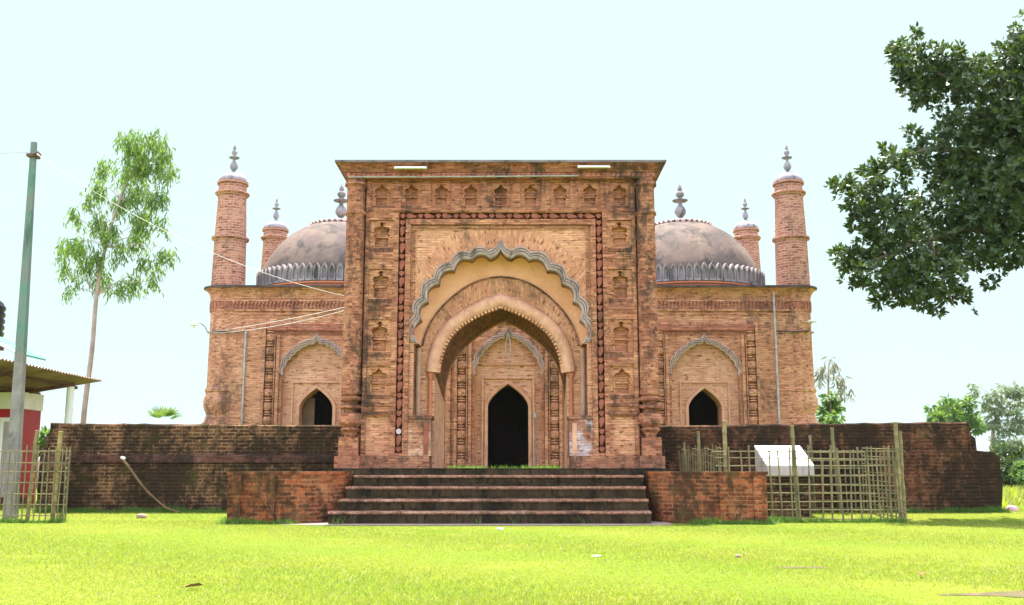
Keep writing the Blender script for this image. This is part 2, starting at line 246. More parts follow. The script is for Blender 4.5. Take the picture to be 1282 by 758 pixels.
# ------------------------------------------------------------------ mesh helpers (everything is authored in world metres)
def world_of(p):
    v = Vector((0, 0, 0))
    while p is not None: v += p.location; p = p.parent
    return v
class MB:
    def __init__(s): s.v = []; s.f = []; s.uv = []
    def face(s, pts, uvs=None):
        i = len(s.v); s.v.extend(pts); s.f.append(tuple(range(i, i + len(pts))))
        if uvs is None:
            n = Vector((0, 0, 0)); k = len(pts)
            for a in range(k):
                p, q = pts[a], pts[(a + 1) % k]
                n.x += (p[1] - q[1]) * (p[2] + q[2]); n.y += (p[2] - q[2]) * (p[0] + q[0]); n.z += (p[0] - q[0]) * (p[1] + q[1])
            ln = n.length or 1; n /= ln
            if abs(n.z) > 0.75: uvs = [(p[0], p[1]) for p in pts]
            else:
                t = Vector((-n.y, n.x)); t /= (t.length or 1)
                uvs = [(p[0] * t.x + p[1] * t.y, p[2]) for p in pts]
        s.uv.extend(uvs)
    def box(s, x0, x1, y0, y1, z0, z1):
        a, b, c, d = (x0, y0), (x1, y0), (x1, y1), (x0, y1)
        for p, q in ((a, b), (b, c), (c, d), (d, a)):
            s.face([(p[0], p[1], z0), (q[0], q[1], z0), (q[0], q[1], z1), (p[0], p[1], z1)])
        s.face([(x0, y0, z1), (x1, y0, z1), (x1, y1, z1), (x0, y1, z1)])
        s.face([(x0, y1, z0), (x1, y1, z0), (x1, y0, z0), (x0, y0, z0)])
        return s
    def prism(s, poly, y0, y1, holes=(), back=True):
        """polygon in the x-z plane, extruded along y, front face towards the camera"""
        loops = [poly] + list(holes); flat = [p for l in loops for p in l]
        tris = geometry.tessellate_polygon([[Vector((p[0], p[1], 0)) for p in l] for l in loops])
        for t in tris:
            a, b, c = [flat[i] for i in t]
            ar = (b[0] - a[0]) * (c[1] - a[1]) - (b[1] - a[1]) * (c[0] - a[0])
            if ar < 0: b, c = c, b
            s.face([(p[0], y0, p[1]) for p in (a, b, c)])
            if back: s.face([(p[0], y1, p[1]) for p in (a, c, b)])
        for k, l in enumerate(loops):
            ar = sum(l[i][0] * l[(i + 1) % len(l)][1] - l[(i + 1) % len(l)][0] * l[i][1] for i in range(len(l)))
            ll = l if (ar > 0) == (k == 0) else l[::-1]
            for i in range(len(ll)):
                p, q = ll[i], ll[(i + 1) % len(ll)]
                s.face([(p[0], y0, p[1]), (p[0], y1, p[1]), (q[0], y1, q[1]), (q[0], y0, q[1])])
        return s
    def plan(s, poly, z0, z1):
        """polygon in the x-y plane, extruded up"""
        ar = sum(poly[i][0] * poly[(i + 1) % len(poly)][1] - poly[(i + 1) % len(poly)][0] * poly[i][1] for i in range(len(poly)))
        if ar < 0: poly = poly[::-1]
        tris = geometry.tessellate_polygon([[Vector((p[0], p[1], 0)) for p in poly]])
        for t in tris:
            a, b, c = [poly[i] for i in t]
            if (b[0] - a[0]) * (c[1] - a[1]) - (b[1] - a[1]) * (c[0] - a[0]) < 0: b, c = c, b
            s.face([(p[0], p[1], z1) for p in (a, b, c)]); s.face([(p[0], p[1], z0) for p in (a, c, b)])
        L = 0
        for i in range(len(poly)):
            p, q = poly[i], poly[(i + 1) % len(poly)]; d = math.hypot(q[0] - p[0], q[1] - p[1])
            s.face([(p[0], p[1], z0), (q[0], q[1], z0), (q[0], q[1], z1), (p[0], p[1], z1)], [(L, z0), (L + d, z0), (L + d, z1), (L, z1)]); L += d
        return s
    def lathe(s, cx, cy, prof, seg=24, ru=None, squash=1.0):
        ru = ru or max(p[0] for p in prof)
        for i in range(len(prof) - 1):
            (r0, z0), (r1, z1) = prof[i], prof[i + 1]
            for k in range(seg):
                a, b = 2 * PI * k / seg, 2 * PI * (k + 1) / seg
                P = lambda r, t, z: (cx + r * math.sin(t), cy - r * squash * math.cos(t), z)
                pts = [P(r0, a, z0), P(r0, b, z0), P(r1, b, z1), P(r1, a, z1)]
                dv = math.hypot(r1 - r0, z1 - z0); v0 = z0; v1 = z1 if abs(z1 - z0) > 0.3 * dv else z0 + dv
                uv = [(a * ru, v0), (b * ru, v0), (b * ru, v1), (a * ru, v1)]
                if r0 < 1e-5: pts.pop(0); uv.pop(0)
                elif r1 < 1e-5: pts.pop(3); uv.pop(3)
                s.face(pts, uv)
        return s
    def strip(s, A, B, uvs=None):
        """quads between two equally long point lists; uvs = (u_a, u_b) to lay bricks across the strip"""
        L = 0
        for i in range(len(A) - 1):
            d = math.dist(A[i], A[i + 1])
            u = None
            if uvs: u = [(uvs[0], L), (uvs[0], L + d), (uvs[1], L + d), (uvs[1], L)]
            s.face([A[i], A[i + 1], B[i + 1], B[i]], u); L += d
        return s
    def tube(s, pts, rad, seg=8, cap=True):
        pts = [Vector(p) for p in pts]; n = len(pts)
        if isinstance(rad, (int, float)): rad = [rad] * n
        rings = []
        for i in range(n):
            t = (pts[min(i + 1, n - 1)] - pts[max(i - 1, 0)]).normalized()
            up = Vector((0, 0, 1)) if abs(t.z) < 0.9 else Vector((1, 0, 0))
            a = t.cross(up).normalized(); b = t.cross(a).normalized()
            rings.append([tuple(pts[i] + (a * math.cos(2 * PI * k / seg) + b * math.sin(2 * PI * k / seg)) * rad[i]) for k in range(seg)])
        L = 0
        for i in range(n - 1):
            d = (pts[i + 1] - pts[i]).length
            for k in range(seg):
                q = (k + 1) % seg
                s.face([rings[i][k], rings[i + 1][k], rings[i + 1][q], rings[i][q]]); 
            L += d
        if cap: s.face(rings[0]); s.face(rings[-1][::-1])
        return s
    def ring_mould(s, x0, x1, y0, y1, prof):
        """moulding profile [(offset, z)] carried round a rectangle"""
        def loop(o, z): return [(x0 - o, y0 - o, z), (x1 + o, y0 - o, z), (x1 + o, y1 + o, z), (x0 - o, y1 + o, z)]
        for i in range(len(prof) - 1):
            A, B = loop(*prof[i]), loop(*prof[i + 1])
            for k in range(4):
                q = (k + 1) % 4; s.face([A[k], A[q], B[q], B[k]])
        s.face(loop(*prof[-1])); s.face(loop(*prof[0])[::-1])
        return s
    def build(s, name, mat, parent=None, smooth=None, kind=None):
        off = world_of(parent)
        me = bpy.data.meshes.new(name)
        me.from_pydata([(p[0] - off.x, p[1] - off.y, p[2] - off.z) for p in s.v], [], s.f)
        l = me.uv_layers.new(name='UVMap'); l.data.foreach_set('uv', np.array(s.uv, dtype=np.float32).ravel())
        me.materials.append(mat)
        if smooth:
            import bmesh
            bm = bmesh.new(); bm.from_mesh(me); bmesh.ops.remove_doubles(bm, verts=bm.verts, dist=0.0004); bm.to_mesh(me); bm.free()
            me.polygons.foreach_set('use_smooth', [True] * len(me.polygons)); me.set_sharp_from_angle(angle=math.radians(smooth))
        me.update()
        o = bpy.data.objects.new(name, me); C.objects.link(o)
        if parent is not None: o.parent = parent
        if kind: o['kind'] = kind
        return o
def tag(o, label, cat, group=None):
    o['label'] = label; o['category'] = cat
    if group: o['group'] = group
    return o
def thing(name, loc, label, cat, group=None):
    o = bpy.data.objects.new(name, None); o.location = loc; o.empty_display_size = 0.3; C.objects.link(o)
    return tag(o, label, cat, group)
def copy_thing(root, loc, label, group=None):
    r = root.copy(); C.objects.link(r); r.location = loc; r['label'] = label
    if group: r['group'] = group
    for ch in root.children:
        c = ch.copy(); C.objects.link(c); c.parent = r
        for g in ch.children:
            d = g.copy(); C.objects.link(d); d.parent = c
    return r
def crom(pts, n=5):
    """Catmull-Rom through 2-D points"""
    P = [np.array(p, float) for p in pts]; P = [2 * P[0] - P[1]] + P + [2 * P[-1] - P[-2]]; out = []
    for i in range(1, len(P) - 2):
        for k in range(n):
            t = k / n; a, b, c, d = P[i - 1:i + 3]
            out.append(tuple(0.5 * (2 * b + (c - a) * t + (2 * a - 5 * b + 4 * c - d) * t * t + (3 * b - a - 3 * c + d) * t ** 3)))
    out.append(tuple(P[-2])); return out
def mirror(half, cx):
    """half curve from apex (x = 0) to the right springing -> whole curve, left to right"""
    return [(cx - p[0], p[1]) for p in half[::-1]] + [(cx + p[0], p[1]) for p in half[1:]]
def offset_half(half, d):
    out = []
    for i, p in enumerate(half):
        a, b = half[max(i - 1, 0)], half[min(i + 1, len(half) - 1)]
        if i == 0: b = half[1]; a = (-b[0], b[1]); 
        t = np.array([b[0] - a[0], b[1] - a[1]]); t /= (np.linalg.norm(t) or 1)
        k = d
        if i == 0:
            s_ = (half[1][1] - half[0][1]) / max(half[1][0], 1e-4); k = d * math.sqrt(1 + s_ * s_)
        out.append((p[0] - t[1] * k, p[1] + t[0] * k))
    out[0] = (0, out[0][1]); return out
def lobed(cusps, d, zc, sag=0.26, n=6, apex_k=1.5):
    """half of a cusped arch; cusps run from apex to springing, d = outward offset"""
    P = []
    for i, c in enumerate(cusps):
        v = np.array([c[0], c[1] - zc]); v /= np.linalg.norm(v)
        if i == 0: P.append(np.array([0, c[1] + d * apex_k]))
        else: P.append(np.array(c) + v * d)
    out = []
    for i in range(len(P) - 1):
        p, q = P[i], P[i + 1]; e = q - p; nrm = np.array([-e[1], e[0]]); sg = -0.13 if i == 0 else sag
        for k in range(n):
            t = k / n; out.append(tuple(p + e * t + nrm * 4 * sg * t * (1 - t)))
    out.append(tuple(P[-1])); return out
def at_y(curve, y): return [(p[0], y, p[1]) for p in curve]

# ------------------------------------------------------------------ ground
def gz(x, y):
    t = min(max((y - 19.9) / 1.6, 0), 1); t = t * t * (3 - 2 * t)
    return 0.115 * t
def build_ground():
    xs = sorted(set([-1500, -600, -250, -120, -60, -40] + list(np.arange(-30, 30.1, 1.0)) + [40, 60, 120, 250, 600, 1500]))
    ys = sorted(set([-60, -20, -8] + list(np.arange(0, 34.1, 0.5)) + [38, 45, 60, 90, 150, 300, 700, 1800]))
    b = MB()
    for i in range(len(xs) - 1):
        for j in range(len(ys) - 1):
            q = [(xs[i], ys[j]), (xs[i + 1], ys[j]), (xs[i + 1], ys[j + 1]), (xs[i], ys[j + 1])]
            b.face([(x, y, gz(x, y)) for x, y in q])
    b.build('ground', M['ground'], smooth=60, kind='structure')
build_ground()
MB().box(-9.6, 9.85, 21.85, 37, 0.0, 1.02).build('courtyard', M['ground'], kind='structure')
MB().plan([(-3.75, 18.45), (2.65, 18.35), (2.95, 18.62), (2.95, 20), (-3.9, 20), (-4.3, 18.7)], -0.05, 0.012).build('paving', M['paving'], kind='structure')

# ------------------------------------------------------------------ stairs and landing
CX = -0.27                                                             # axis of the stair and the gateway
st = thing('brick_stairs', (CX, 19.4, 0), 'dark brick steps with reddish nosings rising to the gateway', 'steps')
for k, (z0, z1) in enumerate(((0.0, 0.235), (0.235, 0.445), (0.445, 0.675), (0.675, 0.89))):
    y = 18.82 + 0.33 * k
    xl, xr = (-3.40, -3.27, -3.19, -3.10)[k], 2.575
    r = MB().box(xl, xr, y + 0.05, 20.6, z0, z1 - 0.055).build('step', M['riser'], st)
    b = MB()
    xs = np.linspace(xl, xr, 60)                          # bull-nosed edge, worn unevenly
    rows = []
    for x in xs:
        w = random.uniform(-0.008, 0.008); h = random.uniform(-0.006, 0.006)
        rows.append([(x, y + 0.055, z1 - 0.055), (x, y + 0.012 + w, z1 - 0.052), (x, y + w, z1 - 0.028), (x, y + 0.014 + w, z1 - 0.004 + h), (x, y + 0.06, z1 + h), (x, 20.62, z1)])
    for i in range(len(rows) - 1):
        for j in range(5): b.face([rows[i][j], rows[i + 1][j], rows[i + 1][j + 1], rows[i][j + 1]][::-1] if False else [rows[i][j], rows[i + 1][j], rows[i + 1][j + 1], rows[i][j + 1]])
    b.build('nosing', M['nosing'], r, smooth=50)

def cheek(sx, label):
    # a low wall, straight in front, curving back to the gateway
    def X(x): return CX + sx * x
    root = thing('cheek_wall', (X(4.2), 19.1, 0), label, 'low wall', 'low brick walls flanking the steps')
    outer = [(5.02, 18.92), (4.12, 18.92)]
    for k in range(1, 11):
        t = k / 10; outer.append((4.12 - 1.22 * math.sin(t * PI / 2) ** 1.1, 18.92 + 1.25 * (1 - math.cos(t * PI / 2)) + 0.10 * t))
    outer.append((2.83, 20.5))
    poly = outer + [(3.4, 20.5), (3.5, 20.1), (3.75, 19.62), (4.12, 19.38), (5.02, 19.38)]
    MB().plan([(X(a), b_) for a, b_ in poly], -0.1, 0.905).build('wall', M['cheek'], root)
    top = [(a, b_ - 0.02) for a, b_ in outer[:2]] + [(a - 0.012, b_ - 0.01) for a, b_ in outer[2:]]
    MB().plan([(X(a), b_) for a, b_ in [(5.05, 18.9)] + top[1:] + poly[len(outer):-1] + [(5.05, 19.4)]], 0.905, 0.962).build('coping', M['cheek'], root)
    for x0, x1 in ((4.76, 4.90), (4.13, 4.27)):
        MB().box(min(X(x0), X(x1)), max(X(x0), X(x1)), 18.845, 18.93, -0.05, 0.903).build('pilaster_strip', M['cheek'], root)
    return root
cheek(-1, 'low brick wall curving in to the left end of the steps, mossy with a bare pale corner')
cheek(1, 'low orange brick wall curving in to the right end of the steps, in front of the bamboo enclosure')

# ------------------------------------------------------------------ gateway
GY = 20.5; GX = -0.24
gate = thing('brick_gateway', (GX, GY + 1, 0.89), 'tall square brick gateway with big cusped arch and rows of small niches', 'gateway')
def gx(x): return GX + x
# plinth
MB().box(gx(-3.36), gx(3.36), GY - 0.30, GY + 2.35, 0.60, 1.025).build('podium', M['riser'], gate)
for s in (-1, 1):
    b = MB(); xa, xb = sorted((gx(s * 1.43), gx(s * 3.30)))
    b.box(xa, xb, GY - 0.12, GY + 2.25, 1.025, 1.10); b.box(xa + 0.01, xb - 0.01, GY - 0.075, GY + 2.22, 1.10, 1.27)
    b.build('plinth', M['gate_base'], gate)
cusps = [(0, 5.60), (0.23, 5.40), (0.60, 5.366), (0.985, 5.143), (1.30, 4.852), (1.53, 4.478), (1.665, 4.10), (1.70, 3.58)]
ZC = 3.3
lob = lambda d: mirror(lobed(cusps, d, ZC), GX)
arch_half = crom([(0, 4.467), (0.30, 4.36), (0.60, 4.215), (0.864, 4.04), (1.085, 3.82), (1.24, 3.53), (1.32, 3.22), (1.345, 3.02)], 4)
arc_half = crom([(0, 5.095), (0.40, 5.03), (0.80, 4.84), (1.20, 4.50), (1.454, 4.172), (1.60, 3.86), (1.668, 3.60)], 7)
def mass(y0, y1, opening, half_w, ztop, jamb, zb=1.02):
    """block with an arched opening that reaches the floor"""
    op = [(gx(-jamb), zb), (gx(-jamb), opening[0][1] - 0.01)] + opening + [(gx(jamb), opening[-1][1] - 0.01), (gx(jamb), zb)]
    return [(gx(-half_w), zb)] + op + [(gx(half_w), zb), (gx(half_w), ztop), (gx(-half_w), ztop)]
# front frame with openings for niches and the terracotta channel
def rect(xc, hw, z0, z1): return [(gx(xc - hw), z0), (gx(xc + hw), z0), (gx(xc + hw), z1), (gx(xc - hw), z1)]
SIDE = [(5.50, 6.19), (4.41, 5.14), (3.29, 4.07), (2.42, 3.10)]
frame = [(gx(-2.84), 1.27), (gx(-1.89), 1.27), (gx(-1.89), 6.10), (gx(1.89), 6.10), (gx(1.89), 1.27), (gx(2.84), 1.27), (gx(2.84), 7.06), (gx(-2.84), 7.06)]
holes = []
for s in (-1, 1):
    for z0, z1 in SIDE: holes.append(rect(s * 2.505, 0.25, z0, z1))
    holes.append(rect(s * 2.505, 0.25, 1.30, 2.08))
for i in range(9): holes.append(rect((i - 4) * 0.631, 0.215, 6.47, 7.02))
holes.append([(gx(-2.145), 1.33), (gx(-2.0), 1.33), (gx(-2.0), 6.215), (gx(2.0), 6.215), (gx(2.0), 1.33), (gx(2.145), 1.33), (gx(2.145), 6.36), (gx(-2.145), 6.36)])
MB().prism(frame, GY, GY + 0.2, holes, back=False).build('frame', M['gate'], gate)
MB().prism(mass(GY + 0.2, 0, lob(0.0), 3.12, 7.15, 1.80), GY + 0.2, GY + 0.65).build('front_wall', M['gate'], gate)
MB().prism(mass(0, 0, mirror(arch_half, GX), 3.12, 7.15, 1.40), GY + 0.65, GY + 0.80).build('middle_wall', M['gate_face'], gate)
BX = -0.17
back_half = crom([(0, 4.33), (0.25, 4.22), (0.62, 3.98), (0.95, 3.68), (1.16, 3.38), (1.27, 3.10), (1.33, 2.80), (1.345, 2.50)], 4)
bo = mirror(back_half, BX)
bo = [(bo[0][0], 1.02), (bo[0][0], 2.48)] + bo + [(bo[-1][0], 2.48), (bo[-1][0], 1.02)]
fo = mirror(arch_half, GX); fo = [(gx(-1.40), 1.02), (gx(-1.40), 3.0)] + fo + [(gx(1.40), 3.0), (gx(1.40), 1.02)]
MB().prism([(gx(-3.12), 1.02)] + bo + [(gx(3.12), 1.02), (gx(3.12), 7.15), (gx(-3.12), 7.15)], GY + 1.95, GY + 2.2).build('rear_wall', M['gate'], gate)
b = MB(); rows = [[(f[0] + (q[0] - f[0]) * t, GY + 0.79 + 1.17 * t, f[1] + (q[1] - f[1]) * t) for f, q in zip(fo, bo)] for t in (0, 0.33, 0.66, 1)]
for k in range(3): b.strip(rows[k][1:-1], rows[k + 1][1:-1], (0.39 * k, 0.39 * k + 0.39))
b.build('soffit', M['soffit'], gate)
for sl in (slice(0, 2), slice(-2, None)):
    b = MB()
    for k in range(3): b.strip(rows[k][sl], rows[k + 1][sl])
    b.build('jamb', M['arch_plaster'], gate)
for s in (-1, 1): MB().box(*sorted((gx(s * 1.6), gx(s * 3.115))), GY + 0.81, GY + 1.94, 1.02, 7.1).build('leg_core', M['gate'], gate)
MB().box(gx(-1.6), gx(1.6), GY + 0.81, GY + 1.94, 5.0, 7.1).build('top_core', M['gate'], gate)
sp = [(gx(-1.888), 1.27), (gx(-1.80), 1.27), (gx(-1.80), 3.57)] + lob(0.0) + [(gx(1.80), 3.57), (gx(1.80), 1.27), (gx(1.888), 1.27), (gx(1.888), 6.098), (gx(-1.888), 6.098)]
MB().prism(sp, GY + 0.085, GY + 0.2, back=False).build('spandrel', M['gate_face'], gate)
# raised fillet inside the frame
b = MB()
for s in (-1, 1): b.box(*sorted((gx(s * 1.84), gx(s * 1.80))), GY + 0.05, GY + 0.09, 3.62, 6.05)
b.box(gx(-1.84), gx(1.84), GY + 0.048, GY + 0.09, 6.015, 6.055)
b.build('fillet', M['gate'], gate)
# fan of bricks around the cusped arch
b = MB(); inner = [(0, 5.78), (0.25, 5.62), (0.64, 5.575), (1.06, 5.33), (1.42, 5.0), (1.66, 4.60), (1.78, 4.2)]
inn = crom(inner, 6); full = []
for p in inn:
    v = np.array([p[0], p[1] - ZC]); v /= np.linalg.norm(v)
    k = 0.42 + 0.07 * math.sin(p[0] * 9)
    o = np.array(p) + v * k
    if o[0] > 1.79: o = np.array(p) + v * max(0, (1.79 - p[0]) / max(v[0], 0.01))
    full.append((float(o[0]), float(o[1])))
A, B = mirror(inn, GX), mirror(full, GX)
b.strip(at_y(A, GY + 0.079), at_y(B, GY + 0.079), (0.0, 0.45))
b.build('voussoir', M['fan'], gate)
# cusped archivolt: three nested mouldings
b = MB(); prof = [(-0.012, 0.27), (-0.012, 0.075), (0.035, 0.045), (0.052, 0.05), (0.056, 0.10), (0.074, 0.10), (0.078, 0.035), (0.115, 0.03), (0.119, 0.085), (0.137, 0.085), (0.141, 0.02), (0.175, 0.015), (0.188, 0.03), (0.192, 0.09)]
prof = [(a if a < 0 else a * 0.8, c if c > 0.12 else 0.07 + (c - 0.07) * 0.7) for a, c in prof]
for i in range(len(prof) - 1): b.strip(at_y(lob(prof[i][0]), GY + prof[i][1]), at_y(lob(prof[i + 1][0]), GY + prof[i + 1][1]))
b.build('cusped_archivolt', M['gate_moulding'], gate, smooth=35)
# ochre vault between the cusped arch and the brick arc behind it
b = MB(); fr = crom([(0, 5.80), (0.27, 5.64), (0.66, 5.56), (1.08, 5.35), (1.42, 5.02), (1.66, 4.62), (1.80, 4.14), (1.86, 3.60)], 6); frm = mirror(fr, GX); arm = mirror(arc_half, GX)
rows = []
for k in range(7):
    t = k / 6; u = math.sin(t * PI / 2)
    rows.append([(f[0] + (a[0] - f[0]) * (t ** 1.5), GY + 0.22 + 0.42 * u, f[1] + (a[1] - f[1]) * (t ** 1.6)) for f, a in zip(frm, arm)])
for k in range(6): b.strip(rows[k], rows[k + 1])
b.build('vault', M['ochre'], gate, smooth=60)
b = MB(); d0, d1 = mirror(offset_half(arc_half, -0.012), GX), mirror(offset_half(arc_half, 0.018), GX)
b.strip(at_y(d0, GY + 0.64), at_y(d0, GY + 0.60)).strip(at_y(d0, GY + 0.60), at_y(d1, GY + 0.60)).strip(at_y(d1, GY + 0.60), at_y(d1, GY + 0.73))
b.build('arc_fillet', M['gate_base'], gate, smooth=40)
b = MB(); ao = crom([(0, 4.80), (0.40, 4.63), (0.75, 4.44), (1.06, 4.20), (1.30, 3.92), (1.47, 3.66), (1.57, 3.56)], 7)
b.strip(at_y(mirror(ao, GX), GY + 0.642), at_y(mirror(offset_half(arc_half, -0.03), GX), GY + 0.642), (0, 0.33))
b.build('arch_band', M['fan'], gate)
# plastered roll round the pointed opening
b = MB(); prof = [(-0.03, 0.80), (-0.03, 0.60), (0.0, 0.545), (0.07, 0.505), (0.15, 0.505), (0.21, 0.54), (0.245, 0.60), (0.25, 0.66)]
cur = [mirror(offset_half(arch_half, d), GX) for d, _ in prof]
for i in range(len(prof) - 1): b.strip(at_y(cur[i], GY + prof[i][1]), at_y(cur[i + 1], GY + prof[i + 1][1]))
for e in (0, -1): b.face([(cur[i][e][0], GY + prof[i][1], cur[i][e][1]) for i in range(len(prof))])
b.build('arch_roll', M['arch_plaster'], gate, smooth=40)
b = MB(); dd = offset_half(arch_half, -0.005)                            # row of brick-ends under the roll
dl = mirror(dd, GX); acc = 0
for i in range(len(dl) - 1):
    p, q = np.array(dl[i]), np.array(dl[i + 1]); e = q - p; L = np.linalg.norm(e); nn = max(1, int(round(L / 0.075)))
    e /= L; nr = np.array([-e[1], e[0]])
    for k in range(nn):
        c = p + e * (k + 0.5) * L / nn
        w = 0.024
        pol = [tuple(c - e * w + nr * 0.05), tuple(c - e * w - nr * 0.06), tuple(c + e * w - nr * 0.06), tuple(c + e * w + nr * 0.05)]
        b.prism(pol, GY + 0.56, GY + 0.70)
b.build('brick_fringe', M['gate_face'], gate)
# pedestals and colonnettes beside the opening
for s in (-1, 1):
    p = MB().box(*sorted((gx(s * 1.415), gx(s * 1.886))), GY + 0.02, GY + 0.66, 1.27, 2.02).build('pedestal', M['pedestal_right'] if s > 0 else M['pedestal_left'], gate)
    MB().box(*sorted((gx(s * 1.395), gx(s * 1.888))), GY - 0.02, GY + 0.66, 2.02, 2.085).build('coping', M['gate_base'], p)
    MB().box(*sorted((gx(s * 1.47), gx(s * 1.56))), GY - 0.005, GY + 0.03, 1.30, 1.93).build('strip', M['terracotta'] if s < 0 else M['arch_plaster'], p)
    MB().lathe(gx(s * 1.745), GY + 0.60, [(0.055, 2.085), (0.055, 3.54), (0, 3.56)], 12).build('colonnette', M['pink_paint'], gate, smooth=40)
    MB().lathe(gx(s * 1.49), GY + 0.62, [(0.045, 2.085), (0.04, 2.9), (0.07, 2.96), (0.08, 3.02), (0, 3.03)], 12).build('slender_colonnette', M['orange_plaster'], gate, smooth=40)
# niches
def niche_shape(xc, hw, z0, z1, top):
    """stepped and cusped niche outline"""
    h = z1 - z0
    half = [(hw * 0.82, 0), (hw * 0.82, h * 0.36), (hw * 1.0, h * 0.40), (hw * 1.0, h * 0.44), (hw * 0.78, h * 0.52), (hw * 0.86, h * 0.58), (hw * 0.98, h * 0.66), (hw * 0.94, h * 0.74),
            (hw * 0.72, h * 0.79), (hw * 0.42, h * 0.83), (hw * 0.22, h * 0.91), (0, h)]
    if top == 'bulb':
        half = half[:-3] + [(hw * 0.45, h * 0.80), (hw * 0.16, h * 0.84), (hw * 0.14, h * 0.87), (hw * 0.28, h * 0.92), (hw * 0.2, h * 0.98), (0, h)]
    return [(gx(xc + p[0]), z0 + p[1]) for p in half] + [(gx(xc - p[0]), z0 + p[1]) for p in half[-2::-1]]
def niche(xc, hw, z0, z1, ledge, top):
    sh = niche_shape(xc, hw * 0.70, z0 + ledge, z1 - 0.035, top)
    b = MB().prism(rect(xc, hw - 0.002, z0 + 0.002, z1 - 0.002), GY + 0.045, GY + 0.199, [sh], back=False)
    b.box(gx(xc - hw * 0.72), gx(xc + hw * 0.72), GY + 0.18, GY + 0.192, z0 + ledge - 0.01, z1 - 0.03)
    zm = z0 + ledge + (z1 - z0 - ledge) * 0.40
    xm, zc_ = gx(xc), (z0 + ledge + z1 - 0.035) / 2                     # raised rim round the niche
    rim = [(xm + (p_[0] - xm) * 1.16, zc_ + (p_[1] - zc_) * 1.07) for p_ in sh]
    b.prism(rim, GY + 0.015, GY + 0.05, [[(xm + (p_[0] - xm) * 1.01, zc_ + (p_[1] - zc_) * 1.005) for p_ in sh]], back=False)
    b.box(gx(xc - hw * 0.70), gx(xc + hw * 0.70), GY + 0.12, GY + 0.182, zm - 0.015, zm + 0.02)
    o = b.build('niche', M['niche'], gate)
    MB().box(gx(xc - hw + 0.004), gx(xc + hw - 0.004), GY + 0.008, GY + 0.046, z0 + 0.004, z0 + ledge - 0.02).build('ledge', M['gate_ledge'], o)
for s in (-1, 1):
    for z0, z1 in SIDE: niche(s * 2.505, 0.25, z0, z1, 0.115, 'bulb' if z0 > 3 else 'ogee')
    MB().box(*sorted((gx(s * 2.252), gx(s * 2.758))), GY + 0.07, GY + 0.19, 1.302, 2.078).build('blank_panel', M['gate_face'], gate)
for i in range(9): niche((i - 4) * 0.631, 0.215, 6.47, 7.02, 0.05, 'ogee')
# string courses between the panels
for s in (-1, 1):
    xa, xb = sorted((gx(s * 2.20), gx(s * 2.80)))
    for z in (2.10, 2.28): MB().box(xa, xb, GY - 0.035, GY + 0.002, z, z + 0.065).build('string_course', M['gate_ledge'], gate)
    for z in (3.15, 4.28, 5.36): MB().box(xa, xb, GY - 0.02, GY + 0.002, z, z + 0.05).build('string_course', M['gate'], gate)
MB().box(gx(-2.83), gx(2.83), GY - 0.02, GY + 0.001, 6.385, 6.43).build('string_course', M['gate'], gate)
# terracotta relief: discs and leaning ovals
b = MB(); bp = MB()
def disc(bb, x, z, rx, rz, rot=0, y=0.03, n=14):
    pts = []
    for k in range(n):
        a = 2 * PI * k / n; u, v = rx * math.cos(a), rz * math.sin(a)
        u += 0.25 * rx * math.sin(2 * a) if rz != rx else 0
        pts.append((gx(x) + u * math.cos(rot) - v * math.sin(rot), z + u * math.sin(rot) + v * math.cos(rot)))
    bb.prism(pts, GY + y + random.uniform(-0.006, 0.006), GY + 0.195, back=False)
for s in (-1, 1):
    n = 13; step = (6.14 - 1.40) / n
    for k in range(n + 1):
        z = 1.40 + k * step
        disc(b, s * 2.072, z, 0.052, 0.055, 0, 0.055 if (s < 0 and k == 1) else 0.03)
        if s < 0 and k == 1: disc(bp, s * 2.072, z, 0.056, 0.056, 0, 0.025)
        if k < n: disc(b, s * 2.072, z + step / 2, 0.05, 0.112, -0.16)
    tb = b.build('terracotta_band', M['terracotta'], gate, smooth=40); b = MB()
    if s < 0: bp.build('pale_disc', M['pale_disc'], tb, smooth=40)
n = 11; step = 2 * 2.072 / n
for k in range(n + 1):
    x = -2.072 + k * step; disc(b, x, 6.288, 0.052, 0.05)
    if k < n: disc(b, x + step / 2, 6.288, 0.048, 0.11, PI / 2 - 0.16)
b.build('terracotta_band', M['terracotta'], gate, smooth=40)
# corner pilasters
for s in (-1, 1):
    x, y = gx(s * 3.065), GY + 0.02
    prof = [(0.12, 1.62), (0.115, 1.68), (0.14, 1.73), (0.21, 1.80), (0.155, 1.84), (0.24, 1.92), (0.25, 2.05), (0.225, 2.12), (0.14, 2.15), (0.135, 2.2), (0.225, 2.235), (0.225, 2.285), (0.14, 2.31), (0.16, 2.36), (0.23, 2.395), (0.23, 2.445), (0.155, 2.48), (0.205, 2.52), (0.205, 2.60), (0.19, 2.62),
            (0.196, 4.0), (0.19, 6.27), (0.225, 6.30), (0.225, 6.35), (0.19, 6.38), (0.19, 6.86), (0.2, 6.90), (0.24, 6.93), (0.24, 6.98), (0.2, 7.02), (0.2, 7.1)]
    o = MB().lathe(x, y, prof, 28).build('pilaster', M['gate'], gate, smooth=35)
    MB().box(x - 0.195, x + 0.195, y - 0.195, y + 0.3, 1.27, 1.64).build('block', M['gate'], o)
    MB().box(x - 0.26, x + 0.245, y - 0.26, y + 0.4, 1.012, 1.265).build('plinth_block', M['gate_base'], o)
    MB().box(x - 0.20 if s > 0 else x - 0.075, x + 0.075 if s > 0 else x + 0.20, y + 0.12, y + 2.18, 1.27, 7.1).build('corner', M['gate'], o)
